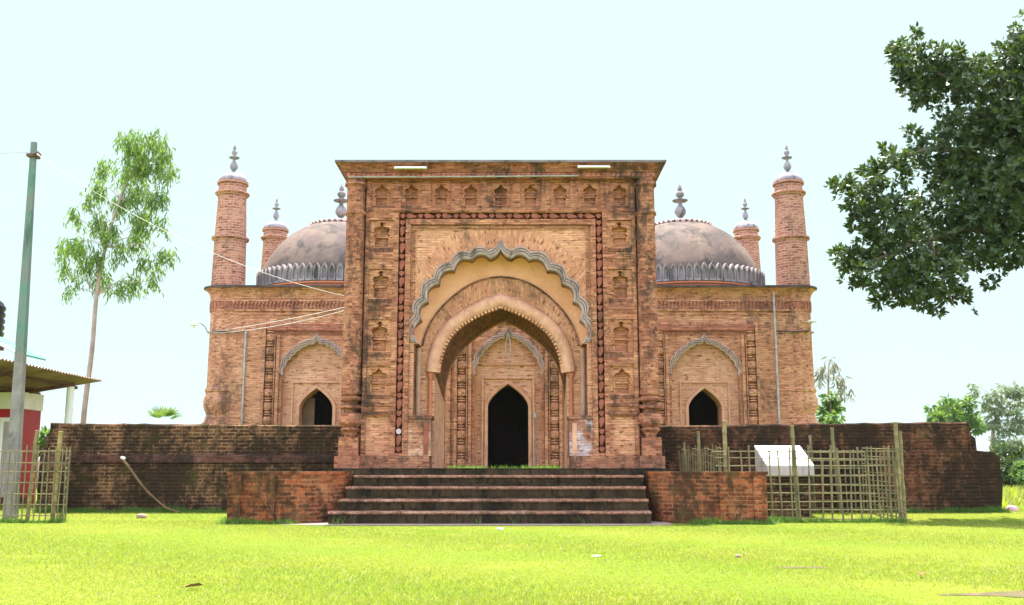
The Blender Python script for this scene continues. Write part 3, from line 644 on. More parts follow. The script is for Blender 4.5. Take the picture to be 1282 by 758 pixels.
# cornice
ZT = 7.06
x0, x1, y0, y1 = gx(-3.27), gx(3.27), GY - 0.13, GY + 2.25
co = MB().ring_mould(x0, x1, y0, y1, [(-0.06, ZT), (0.0, ZT + 0.01), (0.0, ZT + 0.13), (0.03, ZT + 0.135), (0.035, ZT + 0.165), (0.055, ZT + 0.175), (0.10, ZT + 0.235), (0.15, ZT + 0.275), (0.185, ZT + 0.295)]).build('cornice', M['gate'], gate)
b = MB(); n = 62
for k in range(n):
    xa = x0 + (x1 - x0) * k / n; w = (x1 - x0) / n
    b.prism([(xa + 0.01, ZT + 0.03), (xa + w - 0.012, ZT + 0.05), (xa + w - 0.01, ZT + 0.125), (xa + w * 0.35, ZT + 0.11)], y0 - 0.025, y0 - 0.001)
b.build('rope_frieze', M['frieze'], co)
MB().ring_mould(x0, x1, y0, y1, [(0.185, ZT + 0.297), (0.205, ZT + 0.30), (0.21, ZT + 0.345), (0.18, ZT + 0.35)]).build('coping', M['slab'], co)

# ------------------------------------------------------------------ mosque
MY = 27.8; MX = -0.04
mos = thing('brick_mosque', (MX, MY + 2.5, 1.02), 'old brick mosque with plastered domes and four round corner minarets behind the gateway', 'mosque')
def mx(x): return MX + x
PORT = []   # centre, cusp half width, cusp apex, cusp spring, door half, door spring, door apex, frame half, frame top
PORT.append((-5.43, 0.965, 4.60, 3.60, 0.475, 2.72, 3.26, 0.70, 3.39))
PORT.append((-0.07, 0.945, 4.80, 3.62, 0.578, 2.76, 3.385, 0.735, 3.51))
PORT.append((5.43, 0.965, 4.60, 3.60, 0.475, 2.72, 3.26, 0.70, 3.39))
def small_cusps(w, za, zs):
    h = za - zs
    pts = [(0, 1.0), (0.14, 0.86), (0.30, 0.80), (0.46, 0.70), (0.61, 0.58), (0.74, 0.44), (0.86, 0.26), (0.93, 0.0)]
    return [(p[0] * w / 0.93 * 0.96, zs + p[1] * h) for p in pts]
def door_half(w, zs, za):
    h = za - zs
    return crom([(0, za), (w * 0.42, zs + 0.72 * h), (w * 0.78, zs + 0.40 * h), (w * 0.95, zs + 0.14 * h), (w, zs - 0.02)], 4)
front, inner = [(mx(-8.0), 1.0)], [(mx(-8.0), 1.0)]
for c, w, za, zs, dw, ds, da, fw, ft in PORT:
    cu = mirror(lobed(small_cusps(w, za, zs), 0, zs - 0.3, 0.22, 4), mx(c))
    front += [(cu[0][0] - 0.02, 1.0), (cu[0][0] - 0.02, zs - 0.02)] + cu + [(cu[-1][0] + 0.02, zs - 0.02), (cu[-1][0] + 0.02, 1.0)]
    d = mirror(door_half(dw, ds, da), mx(c))
    inner += [(d[0][0], 1.0)] + d + [(d[-1][0], 1.0)]
front += [(mx(8.0), 1.0), (mx(8.0), 5.7), (mx(-8.0), 5.7)]; inner += [(mx(8.0), 1.0), (mx(8.0), 5.7), (mx(-8.0), 5.7)]
MB().prism(front, MY, MY + 0.2, back=False).build('front_wall', M['mosque'], mos)
MB().prism(inner, MY + 0.2, MY + 0.85).build('inner_wall', M['mosque_inner'], mos)
b = MB().box(mx(-8.2), mx(-7.5), MY + 0.35, MY + 5.0, 1.0, 5.7).box(mx(7.5), mx(8.2), MY + 0.35, MY + 5.0, 1.0, 5.7).box(mx(-8.0), mx(8.0), MY + 4.5, MY + 5.1, 1.0, 5.7)
b.build('side_wall', M['mosque'], mos)
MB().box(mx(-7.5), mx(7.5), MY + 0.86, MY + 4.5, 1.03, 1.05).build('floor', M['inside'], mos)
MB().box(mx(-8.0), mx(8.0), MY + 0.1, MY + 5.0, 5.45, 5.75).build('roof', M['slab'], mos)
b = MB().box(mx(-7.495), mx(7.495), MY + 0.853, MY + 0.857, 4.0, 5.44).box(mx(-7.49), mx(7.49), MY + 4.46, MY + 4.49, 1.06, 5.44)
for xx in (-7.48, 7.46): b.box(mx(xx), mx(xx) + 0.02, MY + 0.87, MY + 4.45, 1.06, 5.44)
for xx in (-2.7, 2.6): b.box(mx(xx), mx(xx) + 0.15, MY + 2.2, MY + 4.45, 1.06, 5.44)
b.build('interior_wall', M['inside'], mos)  # near-black linings, the unlit interior painted in
# entablature: string course, dentil frieze, overhanging parapet
for z0, z1, pj in ((5.40, 5.445, 0.05), (5.675, 5.72, 0.05), (5.30, 5.33, 0.03)):
    MB().box(mx(-7.86), mx(7.86), MY - pj, MY + 0.002, z0, z1).build('string_course', M['mosque'], mos)
b = MB(); n = 150
for k in range(n):
    xa = mx(-7.86 + 15.72 * k / n); w = 15.72 / n
    b.prism([(xa + 0.008, 5.447), (xa + w * 0.72, 5.447), (xa + w * 0.5, 5.55), (xa + w * 0.95, 5.672), (xa + 0.025, 5.672), (xa + w * 0.2, 5.56)], MY - 0.055, MY - 0.001, back=False)
b.build('dentil_frieze', M['frieze'], mos)
pr = [(0.0, 5.71), (0.02, 5.80), (0.06, 5.90), (0.13, 5.98), (0.22, 6.04)]
b = MB().ring_mould(mx(-8.05), mx(8.05), MY, MY + 5.0, pr)
pa = b.build('parapet', M['mosque'], mos)
MB().ring_mould(mx(-8.05), mx(8.05), MY, MY + 5.0, [(0.22, 6.042), (0.26, 6.045), (0.265, 6.10), (0.18, 6.115)]).build('coping', M['dark_edge'], pa)
# portals
def beads(bb, x, y, z0, z1, r, step):
    prof = [(r * 0.45, z0)]; z = z0
    while z + step <= z1 + 0.01:
        for q, rr in ((0.02, 0.3), (0.07, 0.85), (0.16, 1.05), (0.42, 1.1), (0.58, 1.0), (0.63, 0.34), (0.68, 0.3), (0.70, 0.95), (0.79, 0.95), (0.81, 0.3), (0.86, 0.3), (0.88, 0.92), (0.96, 0.92), (0.98, 0.3), (1.0, 0.3)):
            prof.append((r * rr, z + q * step))
        z += step
    prof.append((0.001, z1)); bb.lathe(x, y, prof, 14)
for pi, (c, w, za, zs, dw, ds, da, fw, ft) in enumerate(PORT):
    mid = pi == 1
    pt = MB()
    cu = lobed(small_cusps(w, za, zs), 0, zs - 0.3, 0.22, 4)
    prof = [(-0.008, 0.12), (-0.008, -0.01), (0.028, -0.03), (0.032, 0.02), (0.052, 0.02), (0.056, -0.045), (0.08, -0.045), (0.084, 0.01), (0.104, 0.01), (0.108, -0.055), (0.135, -0.055), (0.145, 0.002)]
    cs = [mirror(lobed(small_cusps(w, za, zs), d, zs - 0.3, 0.22, 4), mx(c)) for d, _ in prof]
    for i in range(len(prof) - 1): pt.strip(at_y(cs[i], MY + prof[i][1]), at_y(cs[i + 1], MY + prof[i + 1][1]))
    po = pt.build('portal_arch', M['grey_plaster'], mos, smooth=35)
    # rectangular fillet and plaster surround of the door
    b = MB()
    for s in (-1, 1): b.box(*sorted((mx(c + s * fw), mx(c + s * (fw - 0.05)))), MY + 0.15, MY + 0.202, 1.02, ft)
    b.box(mx(c - fw), mx(c + fw), MY + 0.148, MY + 0.202, ft, ft + 0.05)
    if mid: b.box(mx(c - 0.75), mx(c + 0.75), MY + 0.15, MY + 0.202, 3.90, 3.96)
    b.build('door_fillet', M['arch_plaster'], mos)
    b = MB(); h0 = door_half(dw, ds, da); dp = [(-0.012, 0.5), (-0.012, 0.14), (0.075, 0.13), (0.085, 0.2)]
    cs = []
    for d, _ in dp:
        cc = mirror(offset_half(h0, d), mx(c)); cs.append([(cc[0][0], 1.02)] + cc + [(cc[-1][0], 1.02)])
    for i in range(len(dp) - 1): b.strip(at_y(cs[i], MY + dp[i][1]), at_y(cs[i + 1], MY + dp[i + 1][1]))
    b.build('door_surround', M['arch_plaster'], mos, smooth=40)
    top = 5.02 if mid else 4.72
    for s in (-1, 1):
        b = MB()
        b.box(*sorted((mx(c + s * 1.02), mx(c + s * 1.11))), MY - 0.09, MY + 0.002, 1.02, top)
        b.build('pilaster_strip', M['mosque'], mos)
        b = MB(); z = 1.05
        while z < (3.55 if not mid else top - 0.1):
            b.box(*sorted((mx(c + s * 0.945), mx(c + s * 1.005))), MY - 0.03, MY + 0.002, z, z + 0.052); z += 0.075
        b.build('dentil_strip', M['mosque'], mos)
        b = MB(); beads(b, mx(c + s * 1.285), MY - 0.045, 1.05, top + 0.25 if not mid else top, 0.115, 0.385)
        b.build('beaded_pilaster', M['mosque'], mos, smooth=30)
        b = MB()
        b.box(*sorted((mx(c + s * 1.135), mx(c + s * 1.16))), MY - 0.11, MY + 0.001, 1.02, top)
        b.box(*sorted((mx(c + s * 1.415), mx(c + s * 1.50))), MY - 0.11, MY + 0.001, 1.02, top + 0.3)
        if mid: b.box(*sorted((mx(c + s * 1.60), mx(c + s * 1.72))), MY - 0.07, MY + 0.001, 1.02, top + 0.3)
        b.build('side_strip', M['mosque'], mos)
    b = MB().box(mx(c - 1.40), mx(c + 1.40), MY - 0.08, MY + 0.003, top + 0.13, top + 0.30).box(mx(c - 1.40), mx(c + 1.40), MY - 0.05, MY + 0.003, top + 0.095, top + 0.13)
    n = 32
    for k in range(n): b.box(mx(c - 1.12 + 2.24 * k / n), mx(c - 1.12 + 2.24 * (k + 0.6) / n), MY - 0.04, MY + 0.003, top + 0.01, top + 0.07)
    b.build('portal_head', M['frieze'], mos)
    if mid:
        MB().prism([(mx(c - 0.34), top + 0.0), (mx(c + 0.34), top + 0.0), (mx(c + 0.1), top + 0.10), (mx(c), top + 0.2), (mx(c - 0.1), top + 0.10)], MY - 0.06, MY - 0.041, back=False).build('crest', M['frieze'], mos)
MB().box(mx(-5.43 - 0.46), mx(-5.43 - 0.13), MY + 0.62, MY + 0.66, 1.04, 3.0).build('door_leaf', M['wood'], mos)
# corner towers and minarets
def finial(bb, x, y, z, k=1.0, w=1.0):
    pr = [(0.10, 0), (0.05, 0.03), (0.04, 0.07), (0.075, 0.12), (0.115, 0.19), (0.12, 0.26), (0.09, 0.34), (0.05, 0.40), (0.04, 0.46), (0.05, 0.50), (0.15, 0.52), (0.165, 0.545), (0.12, 0.56), (0.05, 0.58), (0.045, 0.62), (0.08, 0.67), (0.09, 0.72), (0.065, 0.78), (0.035, 0.81), (0.05, 0.84), (0.04, 0.90), (0.015, 0.98), (0, 1.02)]
    bb.lathe(x, y, [(r * w, z + h * k) for r, h in pr], 16)
def minaret(x, y, zb, r0, z1, z2, zc, zf, tower):
    """a shaft with rings, a ribbed cap and a finial"""
    prof = [(r0, zb), (r0 * 0.94, z1 - 0.12), (r0 * 0.98, z1 - 0.09), (r0 * 1.10, z1 - 0.05), (r0 * 1.11, z1), (r0 * 0.93, z1 + 0.04), (r0 * 0.83, z2 - 0.17), (r0 * 0.92, z2 - 0.15), (r0 * 1.03, z2 - 0.08), (r0 * 1.0, z2 - 0.04), (r0 * 0.83, z2), (r0 * 0.82, zc - 0.10), (r0 * 0.93, zc - 0.07), (r0 * 0.92, zc), (0, zc + 0.01)]
    o = MB().lathe(x, y, prof, 32).build('minaret', M['minaret'], mos, smooth=30)
    b = MB(); n = 20; hc = 0.30; R = r0 * 0.84
    rows = []
    for i in range(9):
        t = i / 8 * PI / 2; row = []
        for k in range(n * 4):
            rib = 1 + 0.045 * abs(math.sin(k * PI / 4)) * math.cos(t)
            row.append((x + R * rib * math.cos(t) * math.sin(2 * PI * k / (n * 4)), y - R * rib * math.cos(t) * math.cos(2 * PI * k / (n * 4)), zc + 0.012 + hc * math.sin(t)))
        row.append(row[0]); rows.append(row)
    for i in range(8): b.strip(rows[i], rows[i + 1])
    b.build('cap', M['white_plaster'], o, smooth=60)
    b = MB(); finial(b, x, y, zc + hc - 0.02, (zf - zc - hc) / 1.02, 0.95 if tower else 0.85)
    b.build('finial', M['white_plaster'], o, smooth=50)
for s in (-1, 1):
    x, y = mx(s * 8.11), MY + 0.40
    prof = [(0.62, 1.0), (0.60, 1.6), (0.56, 2.1), (0.55, 2.26), (0.50, 2.30), (0.47, 2.36), (0.43, 2.5), (0.45, 2.56), (0.50, 2.66), (0.525, 2.76), (0.525, 2.95), (0.47, 3.05), (0.47, 3.12), (0.50, 3.15), (0.50, 3.22), (0.455, 3.25), (0.445, 4.78), (0.47, 4.80), (0.47, 4.84), (0.445, 4.86), (0.445, 5.40), (0.475, 5.41), (0.475, 5.445), (0.46, 5.45), (0.46, 5.672), (0.48, 5.68), (0.48, 5.72), (0.46, 5.74), (0.47, 5.82), (0.50, 5.92), (0.56, 6.0), (0.63, 6.05), (0, 6.05)]
    o = MB().lathe(x, y, prof, 36).build('corner_tower', M['mosque'], mos, smooth=30)
    MB().lathe(x, y, [(0.63, 6.052), (0.66, 6.06), (0.66, 6.105), (0.6, 6.125), (0, 6.13)], 36).build('coping', M['dark_edge'], o, smooth=30)
    b = MB()
    for k in range(26):
        a = 2 * PI * k / 26
        p = lambda da, r, z: (x + r * math.sin(a + da), y - r * math.cos(a + da), z)
        b.face([p(-0.075, 0.482, 5.46), p(0.075, 0.482, 5.46), p(0.045, 0.482, 5.66), p(-0.105, 0.482, 5.66)])
        b.face([p(0.075, 0.482, 5.46), p(0.075, 0.45, 5.46), p(0.045, 0.45, 5.66), p(0.045, 0.482, 5.66)]); b.face([p(-0.075, 0.45, 5.46), p(-0.075, 0.482, 5.46), p(-0.105, 0.482, 5.66), p(-0.105, 0.45, 5.66)])
    b.build('dentil_ring', M['frieze'], o)
    minaret(x, y, 6.12, 0.478, 7.59, 8.99, 9.26, 10.47, True)
    minaret(mx(s * 7.93), MY + 5.0, 5.6, 0.47, 7.36, 8.74, 8.97, 10.13, False)
# domes
for c in (-5.3, 0.0, 5.3):
    x, y = mx(c), MY + 2.5
    prof = [(2.50, 6.28)] + [(r, 6.72 + (z - 7.12) * 1.20) for r, z in crom([(2.46, 7.12), (2.40, 7.30), (2.20, 7.64), (1.90, 7.98), (1.50, 8.28), (1.00, 8.51), (0.5, 8.62), (0.0, 8.65)], 4)]
    prof = [(r * 0.96, z) for r, z in prof]
    o = MB().lathe(x, y, prof, 64).build('dome', M['dome'], mos, smooth=40)
    MB().lathe(x, y, [(2.42, 5.7), (2.42, 6.22), (2.475, 6.23), (2.475, 6.28), (2.35, 6.29)], 64).build('drum', M['orange_plaster'], o, smooth=30)
    b = MB(); n = 70                                                    # petal band
    for k in range(n):
        a0 = 2 * PI * k / n; hw = PI / n * 0.90
        out = [(-1, 6.70), (1, 6.70), (1, 6.98), (0.86, 7.08), (0.5, 7.16), (0.0, 7.23), (-0.5, 7.16), (-0.86, 7.08), (-1, 6.98)]
        inn_ = [(-0.62, 6.76), (0.62, 6.76), (0.62, 6.97), (0.5, 7.04), (0.3, 7.09), (0.0, 7.13), (-0.3, 7.09), (-0.5, 7.04), (-0.62, 6.97)]
        Pt = lambda q, r: (x + 0.96 * r * math.sin(a0 + q[0] * hw), y - 0.96 * r * math.cos(a0 + q[0] * hw), q[1] - 0.40)
        for i in range(9):
            j = (i + 1) % 9
            b.face([Pt(out[i], 2.585), Pt(out[j], 2.585), Pt(inn_[j], 2.575), Pt(inn_[i], 2.575)])
            b.face([Pt(out[i], 2.45), Pt(out[j], 2.45), Pt(out[j], 2.585), Pt(out[i], 2.585)])
            b.face([Pt(inn_[i], 2.575), Pt(inn_[j], 2.575), Pt(inn_[j], 2.525), Pt(inn_[i], 2.525)])
        b.face([Pt(q, 2.525) for q in inn_])
    b.build('petal_band', M['petal'], o)
    b = MB(); n = 34                                                    # lotus at the crown
    b.lathe(x, y, [(0.84, 8.40), (0.86, 8.49), (0.5, 8.60), (0.16, 8.70), (0, 8.71)], 40)
    for k in range(n):
        a0 = 2 * PI * k / n; q = lambda da, r, z: (x + r * math.sin(a0 + da), y - r * math.cos(a0 + da), z)
        b.face([q(-0.07, 0.80, 8.51), q(0.0, 0.98, 8.48), q(0.07, 0.80, 8.51)]); b.face([q(-0.07, 0.80, 8.51), q(-0.085, 0.93, 8.41), q(0.0, 0.98, 8.48)]); b.face([q(0.0, 0.98, 8.48), q(0.085, 0.93, 8.41), q(0.07, 0.80, 8.51)]); b.face([q(-0.085, 0.93, 8.41), q(0.085, 0.93, 8.41), q(0.0, 0.98, 8.48)])
    b.build('lotus', M['lotus'], o)
    b = MB(); finial(b, x, y, 8.66, 1.20 / 1.02, 1.5); b.build('finial', M['petal'], o, smooth=50)
# drain pipes down the corners
for s, z1 in ((-1, 4.82), (1, 5.98)):
    MB().tube([(mx(s * 7.42), MY - 0.06, 1.1), (mx(s * 7.42), MY - 0.06, z1)], 0.032, 8).build('drain_pipe', M['grey_metal'], mos, smooth=40)
    MB().tube([(mx(s * 7.42), MY - 0.06, 4.83), (mx(s * 7.9), MY - 0.12, 4.80), (mx(s * 8.3), MY - 0.08, 4.83), (mx(s * 8.62), MY + 0.35, 4.84)], 0.02, 6).build('conduit', M['dark_cable'], mos, smooth=40)

# ------------------------------------------------------------------ boundary walls
def rough_wall(root, name, x0, x1, y0, y1, z0, ztop, mat, jag=0.02, n=None):
    """a long wall with a worn, slightly wavy top"""
    n = n or int(abs(x1 - x0) / 0.22); xs = np.linspace(x0, x1, n + 1); b = MB()
    zs = [ztop(x) + random.uniform(-jag, jag) for x in xs]; yf = [y0 + random.uniform(-0.012, 0.012) for _ in xs]
    for i in range(n):
        a, c = xs[i], xs[i + 1]
        b.face([(a, yf[i], z0), (c, yf[i + 1], z0), (c, yf[i + 1] , zs[i + 1] - 0.03), (a, yf[i], zs[i] - 0.03)])
        b.face([(a, yf[i], zs[i] - 0.03), (c, yf[i + 1], zs[i + 1] - 0.03), (c, yf[i + 1] + 0.03, zs[i + 1]), (a, yf[i] + 0.03, zs[i])])
        b.face([(a, yf[i] + 0.03, zs[i]), (c, yf[i + 1] + 0.03, zs[i + 1]), (c, y1, zs[i + 1]), (a, y1, zs[i])])
        b.face([(c, y1, z0), (a, y1, z0), (a, y1, zs[i]), (c, y1, zs[i + 1])])
    b.face([(x0, y1, z0), (x0, y0, z0), (x0, y0, zs[0]), (x0, y1, zs[0])]); b.face([(x1, y0, z0), (x1, y1, z0), (x1, y1, zs[-1]), (x1, y0, zs[-1])])
    return b.build(name, mat, root)
lw = thing('boundary_wall', (-6.8, 21.8, 0.1), 'dark weathered brick wall left of the gateway with a reddish ledge and leaning cane', 'wall', 'boundary walls beside the gateway')
rough_wall(lw, 'upper_wall', -9.93, -3.45, 21.62, 22.05, 0.1, lambda x: 1.985 - 0.008 * (x + 10), M['wall'], 0.012)
rough_wall(lw, 'lower_wall', -10.0, -3.45, 21.55, 21.63, 0.0, lambda x: 1.14, M['wall'], 0.015)
rough_wall(lw, 'ledge', -9.97, -3.45, 21.50, 21.64, 1.145, lambda x: 1.30, M['ledge'], 0.01)
MB().prism([(-10.12, 0.0), (-9.931, 0.0), (-9.931, 1.80), (-10.02, 1.72), (-10.02, 1.52), (-10.12, 1.45)], 21.66, 22.02).build('broken_end', M['wall'], lw)
rw = thing('boundary_wall', (6.8, 21.8, 0.1), 'dark weathered brick wall right of the gateway, its far end broken down in a step', 'wall', 'boundary walls beside the gateway')
rough_wall(rw, 'upper_wall', 2.98, 9.80, 21.62, 22.05, 0.1, lambda x: 1.93 + 0.013 * (x - 3.3), M['wall_right'], 0.012)
MB().prism([(9.802, 0.0), (10.36, 0.0), (10.44, 0.6), (10.42, 1.25), (10.30, 1.36), (9.95, 1.40), (9.94, 1.66), (9.86, 1.72), (9.82, 1.98), (9.802, 2.0)], 21.60, 22.3).build('broken_end', M['wall_right'], rw)
rough_wall(rw, 'lower_wall', 7.0, 9.81, 21.57, 21.64, 0.0, lambda x: 1.38 + 0.04 * math.sin(x * 3), M['wall_right'], 0.03)
# low returns behind the gate legs so that the walls meet the gateway
# ------------------------------------------------------------------ fittings on the buildings
def tube_light(x, z, rot, label):
    t = thing('tube_light', (x, GY - 0.27, z), label, 'light fitting', 'tube lights on the cornice')
    w = 0.34
    MB().box(x - w, x + w, GY - 0.30, GY - 0.24, z - 0.01, z + 0.035).build('housing', M['white_metal'], t)
    MB().tube([(x - w * 0.93, GY - 0.325, z), (x + w * 0.93, GY - 0.325, z)], 0.02, 8).build('tube', M['white_paint'], t, smooth=40)
    for k in (-1, 1): MB().box(x + k * w * 0.93 - 0.012, x + k * w * 0.93 + 0.012, GY - 0.335, GY - 0.29, z - 0.025, z + 0.025).build('end_cap', M['white_metal'], t)
    MB().box(x - 0.02, x + 0.02, GY - 0.245, GY - 0.13, z - 0.0, z + 0.02).build('bracket', M['grey_metal'], t)
    t.rotation_euler.y = rot
tube_light(-2.13, 7.24, 0.0, 'white tube light fixed under the cornice on the left half of the gateway')
tube_light(1.72, 7.26, 0.0, 'white tube light fixed under the cornice on the right half of the gateway')
tag(MB().tube([(-3.45, GY - 0.21, 7.07), (-1.0, GY - 0.20, 7.08), (1.40, GY - 0.20, 7.10)], 0.016, 6).build('conduit_pipe', M['grey_metal'], smooth=40), 'thin grey conduit pipe running under the gateway cornice above the niches', 'pipe')
def wall_lamp(s, label):
    x, y, z = mx(s * 8.56), MY + 0.2, 4.86
    t = thing('wall_lamp', (x, y, z), label, 'lamp', 'lamps on the corner towers')
    MB().tube([(x, y, z - 0.05), (x + s * 0.07, y - 0.1, z + 0.12), (x + s * 0.17, y - 0.18, z + 0.2), (x + s * 0.29, y - 0.25, z + 0.2)], 0.014, 6).build('arm', M['grey_metal'], t, smooth=40)
    MB().lathe(x + s * 0.33, y - 0.27, [(0.0, z + 0.24), (0.05, z + 0.23), (0.13, z + 0.15), (0.13, z + 0.14), (0.03, z + 0.14), (0.0, z + 0.145)], 14).build('shade', M['white_metal'], t, smooth=40)
    MB().lathe(x + s * 0.33, y - 0.27, [(0.0, z + 0.05), (0.03, z + 0.06), (0.04, z + 0.10), (0.025, z + 0.14)], 10).build('bulb', M['white_paint'], t, smooth=50)
wall_lamp(-1, 'white shaded lamp on a curved arm at the left corner tower of the mosque')
rl = thing('wall_lamp', (mx(8.5), MY + 0.1, 5.1), 'small pale lamp hugging the right corner tower of the mosque', 'lamp', 'lamps on the corner towers')
MB().lathe(mx(8.46), MY - 0.06, [(0.0, 5.16), (0.06, 5.15), (0.14, 5.09), (0.14, 5.08), (0.03, 5.075), (0, 5.07)], 14).build('shade', M['white_metal'], rl, smooth=40)
MB().tube([(mx(8.42), MY + 0.12, 4.84), (mx(8.42), MY - 0.05, 4.95), (mx(8.46), MY - 0.06, 5.1)], 0.014, 6).build('arm', M['grey_metal'], rl, smooth=40)
def cable(name, p, q, sag, r, mat, label):
    p, q = Vector(p), Vector(q); pts = []
    for i in range(21):
        t = i / 20; v = p.lerp(q, t); v.z -= 4 * sag * t * (1 - t); pts.append(tuple(v))
    return tag(MB().tube(pts, r, 5).build(name, mat, smooth=60), label, 'cable')
cable('overhead_cable', (-10.12, 20.45, 7.62), (-3.52, 21.3, 4.68), 0.40, 0.006, M['cable'], 'pale cable sagging from the leaning green pole to the gateway side')
cable('overhead_cable', (mx(-8.5), MY + 0.1, 4.82), (-3.52, 22.4, 4.70), 0.05, 0.008, M['cable'], 'upper of two white cables from the left corner tower to the gateway')
cable('overhead_cable', (mx(-8.5), MY + 0.05, 4.78), (-3.52, 22.3, 4.62), 0.12, 0.008, M['cable'], 'lower of two white cables from the left corner tower to the gateway')
cable('overhead_cable', (-10.30, 20.45, 7.66), (-16.5, 19.0, 7.55), 0.15, 0.006, M['cable'], 'thin faint cable leaving the leaning pole towards the left')
hl = MB().tube([(mx(-0.07), MY - 0.04, 4.78), (mx(-0.14), MY - 0.03, 4.45), (mx(-0.13), MY - 0.02, 4.22), (mx(-0.07), MY - 0.02, 4.12), (mx(-0.01), MY - 0.02, 4.22), (mx(0.0), MY - 0.03, 4.45), (mx(-0.06), MY - 0.04, 4.78)], 0.012, 6).tube([(mx(-0.07), MY + 0.0, 4.13), (mx(-0.065), MY + 0.05, 3.55)], 0.007, 5)
tag(hl.build('hanging_cord', M['cable'], smooth=60), 'loop of white cord hanging from the central cusped arch over the dark door', 'cord')
sb = thing('switch_box', (mx(0.66), MY + 0.14, 2.5), 'small grey switch box with its conduit beside the central dark door', 'switch box')
MB().box(mx(0.615), mx(0.715), MY + 0.10, MY + 0.198, 2.42, 2.55).build('box', M['grey_metal'], sb)
MB().tube([(mx(0.69), MY + 0.17, 1.1), (mx(0.69), MY + 0.17, 2.42)], 0.012, 6).build('conduit', M['grey_metal'], sb, smooth=40)
dc = thing('digital_clock', (mx(0.02), MY + 4.4, 3.7), 'small black wall clock with red glowing digits inside the central doorway', 'clock')
MB().box(mx(-0.22), mx(0.26), MY + 4.40, MY + 4.458, 3.62, 3.82).build('case', M['black_plastic'], dc)
b = MB()
for i, ch in enumerate((-0.15, -0.03, 0.10, 0.20)):
    for (ux, uz, ww, hh) in ((0, 0.09, 0.06, 0.012), (0, 0.045, 0.06, 0.012), (0, 0, 0.06, 0.012), (0.05, 0, 0.012, 0.1), (0, 0.05, 0.012, 0.05)):
        b.box(mx(ch - 0.03 + ux), mx(ch - 0.03 + ux + ww), MY + 4.385 + 0.001 * i, MY + 4.399, 3.67 + uz, 3.67 + uz + hh)
b.build('digits', M['red_led'], dc)

# ------------------------------------------------------------------ bamboo enclosure on the right
def bamboo_pole(p, q, r, seg=8):
    """a cane with swollen nodes"""
    p, q = Vector(p), Vector(q); L = (q - p).length; n = max(2, int(L / 0.22)); b = MB(); pts, rad = [], []
    for i in range(n + 1):
        t = i / n; w = Vector((random.uniform(-1, 1), random.uniform(-1, 1), 0)) * r * 0.18
        v = p.lerp(q, t) + w
        d = (q - p).normalized() * 0.012
        pts += [tuple(v - d), tuple(v), tuple(v + d)]; rad += [r, r * 1.16, r]
    return b.tube(pts, rad, seg)
rf = thing('bamboo_fence', (5.8, 20.3, 0), 'grid lattice bamboo enclosure round the white plaque, right of the steps', 'fence', 'bamboo fences')
FY = 19.6
for (x, y, z, dx, r) in ((4.13, 19.62, 1.93, 0.02, 0.042), (5.50, 19.66, 1.84, -0.03, 0.038), (6.88, 21.35, 1.86, -0.09, 0.038), (7.50, 19.64, 1.90, 0.0, 0.042), (7.58, 19.72, 1.72, 0.02, 0.045), (6.32, 21.35, 1.70, 0.0, 0.03), (3.92, 21.2, 1.78, 0.0, 0.035), (3.62, 21.2, 1.55, 0.0, 0.03)):
    bamboo_pole((x, y, -0.05), (x + dx, y, z), r).build('post', M['bamboo_post'] if r > 0.04 else M['bamboo'], rf, smooth=50)
for i in range(19):
    x = 4.05 + i * 0.19 + random.uniform(-0.035, 0.035); z1 = random.choice((1.36, 1.40, 1.42, 1.45, 1.15)); lean = random.uniform(-0.05, 0.05)
    bamboo_pole((x, FY - 0.02, random.uniform(-0.02, 0.03)), (x + lean, FY - 0.02, z1), 0.0165, 6).build('picket', M['bamboo'], rf, smooth=50)
for i in range(9):
    z = 0.07 + i * 0.163
    bamboo_pole((3.98 + random.uniform(-0.1, 0.05), FY + 0.015, z + random.uniform(-0.03, 0.03)), (7.56 + random.uniform(-0.04, 0.12), FY + 0.015, z + random.uniform(-0.035, 0.035)), 0.0125, 6).build('rail', M['bamboo'], rf, smooth=50)
for i in range(9):                                                     # right side, going back to the wall
    y = FY + 0.14 + i * 0.19; x = 7.52 - 0.06 * i * 0.2
    bamboo_pole((x, y, 0.0), (x + random.uniform(-0.02, 0.02), y, random.choice((1.36, 1.42, 1.46))), 0.016, 6).build('picket', M['bamboo'], rf, smooth=50)
for i in range(9):
    z = 0.08 + i * 0.163
    bamboo_pole((7.53, FY, z), (7.43, 21.4, z + 0.06), 0.012, 6).build('rail', M['bamboo'], rf, smooth=50)
b = MB()
for i in range(9):                                                     # back panel in front of the wall
    x = 6.0 + i * 0.17
    bamboo_pole((x, 21.3, 0.1), (x + random.uniform(-0.03, 0.03), 21.3, 1.40), 0.015, 6).build('picket', M['bamboo'], rf, smooth=50)
for i in range(8): bamboo_pole((5.95, 21.32, 0.2 + i * 0.165), (7.45, 21.32, 0.2 + i * 0.165), 0.011, 6).build('rail', M['bamboo'], rf, smooth=50)
b = MB()                                                               # fine wattle on the left side
for i in range(34):
    t = i / 33; x = 4.08 - 0.55 * t; y = 19.75 + 1.5 * t
    b.tube([(x, y, 0.0), (x + random.uniform(-0.02, 0.02), y, 0.7), (x + random.uniform(-0.03, 0.03), y, random.uniform(1.32, 1.5))], 0.0085, 5)
for z in (0.5, 0.75, 0.95, 1.12, 1.28, 1.40):
    b.tube([(4.1 - 0.55 * t - 0.02 * math.sin(t * 30), 19.72 + 1.55 * t, z + 0.02 * math.sin(t * 21)) for t in np.linspace(0, 1, 16)], 0.008, 5)
b.build('wattle_panel', M['bamboo'], rf)

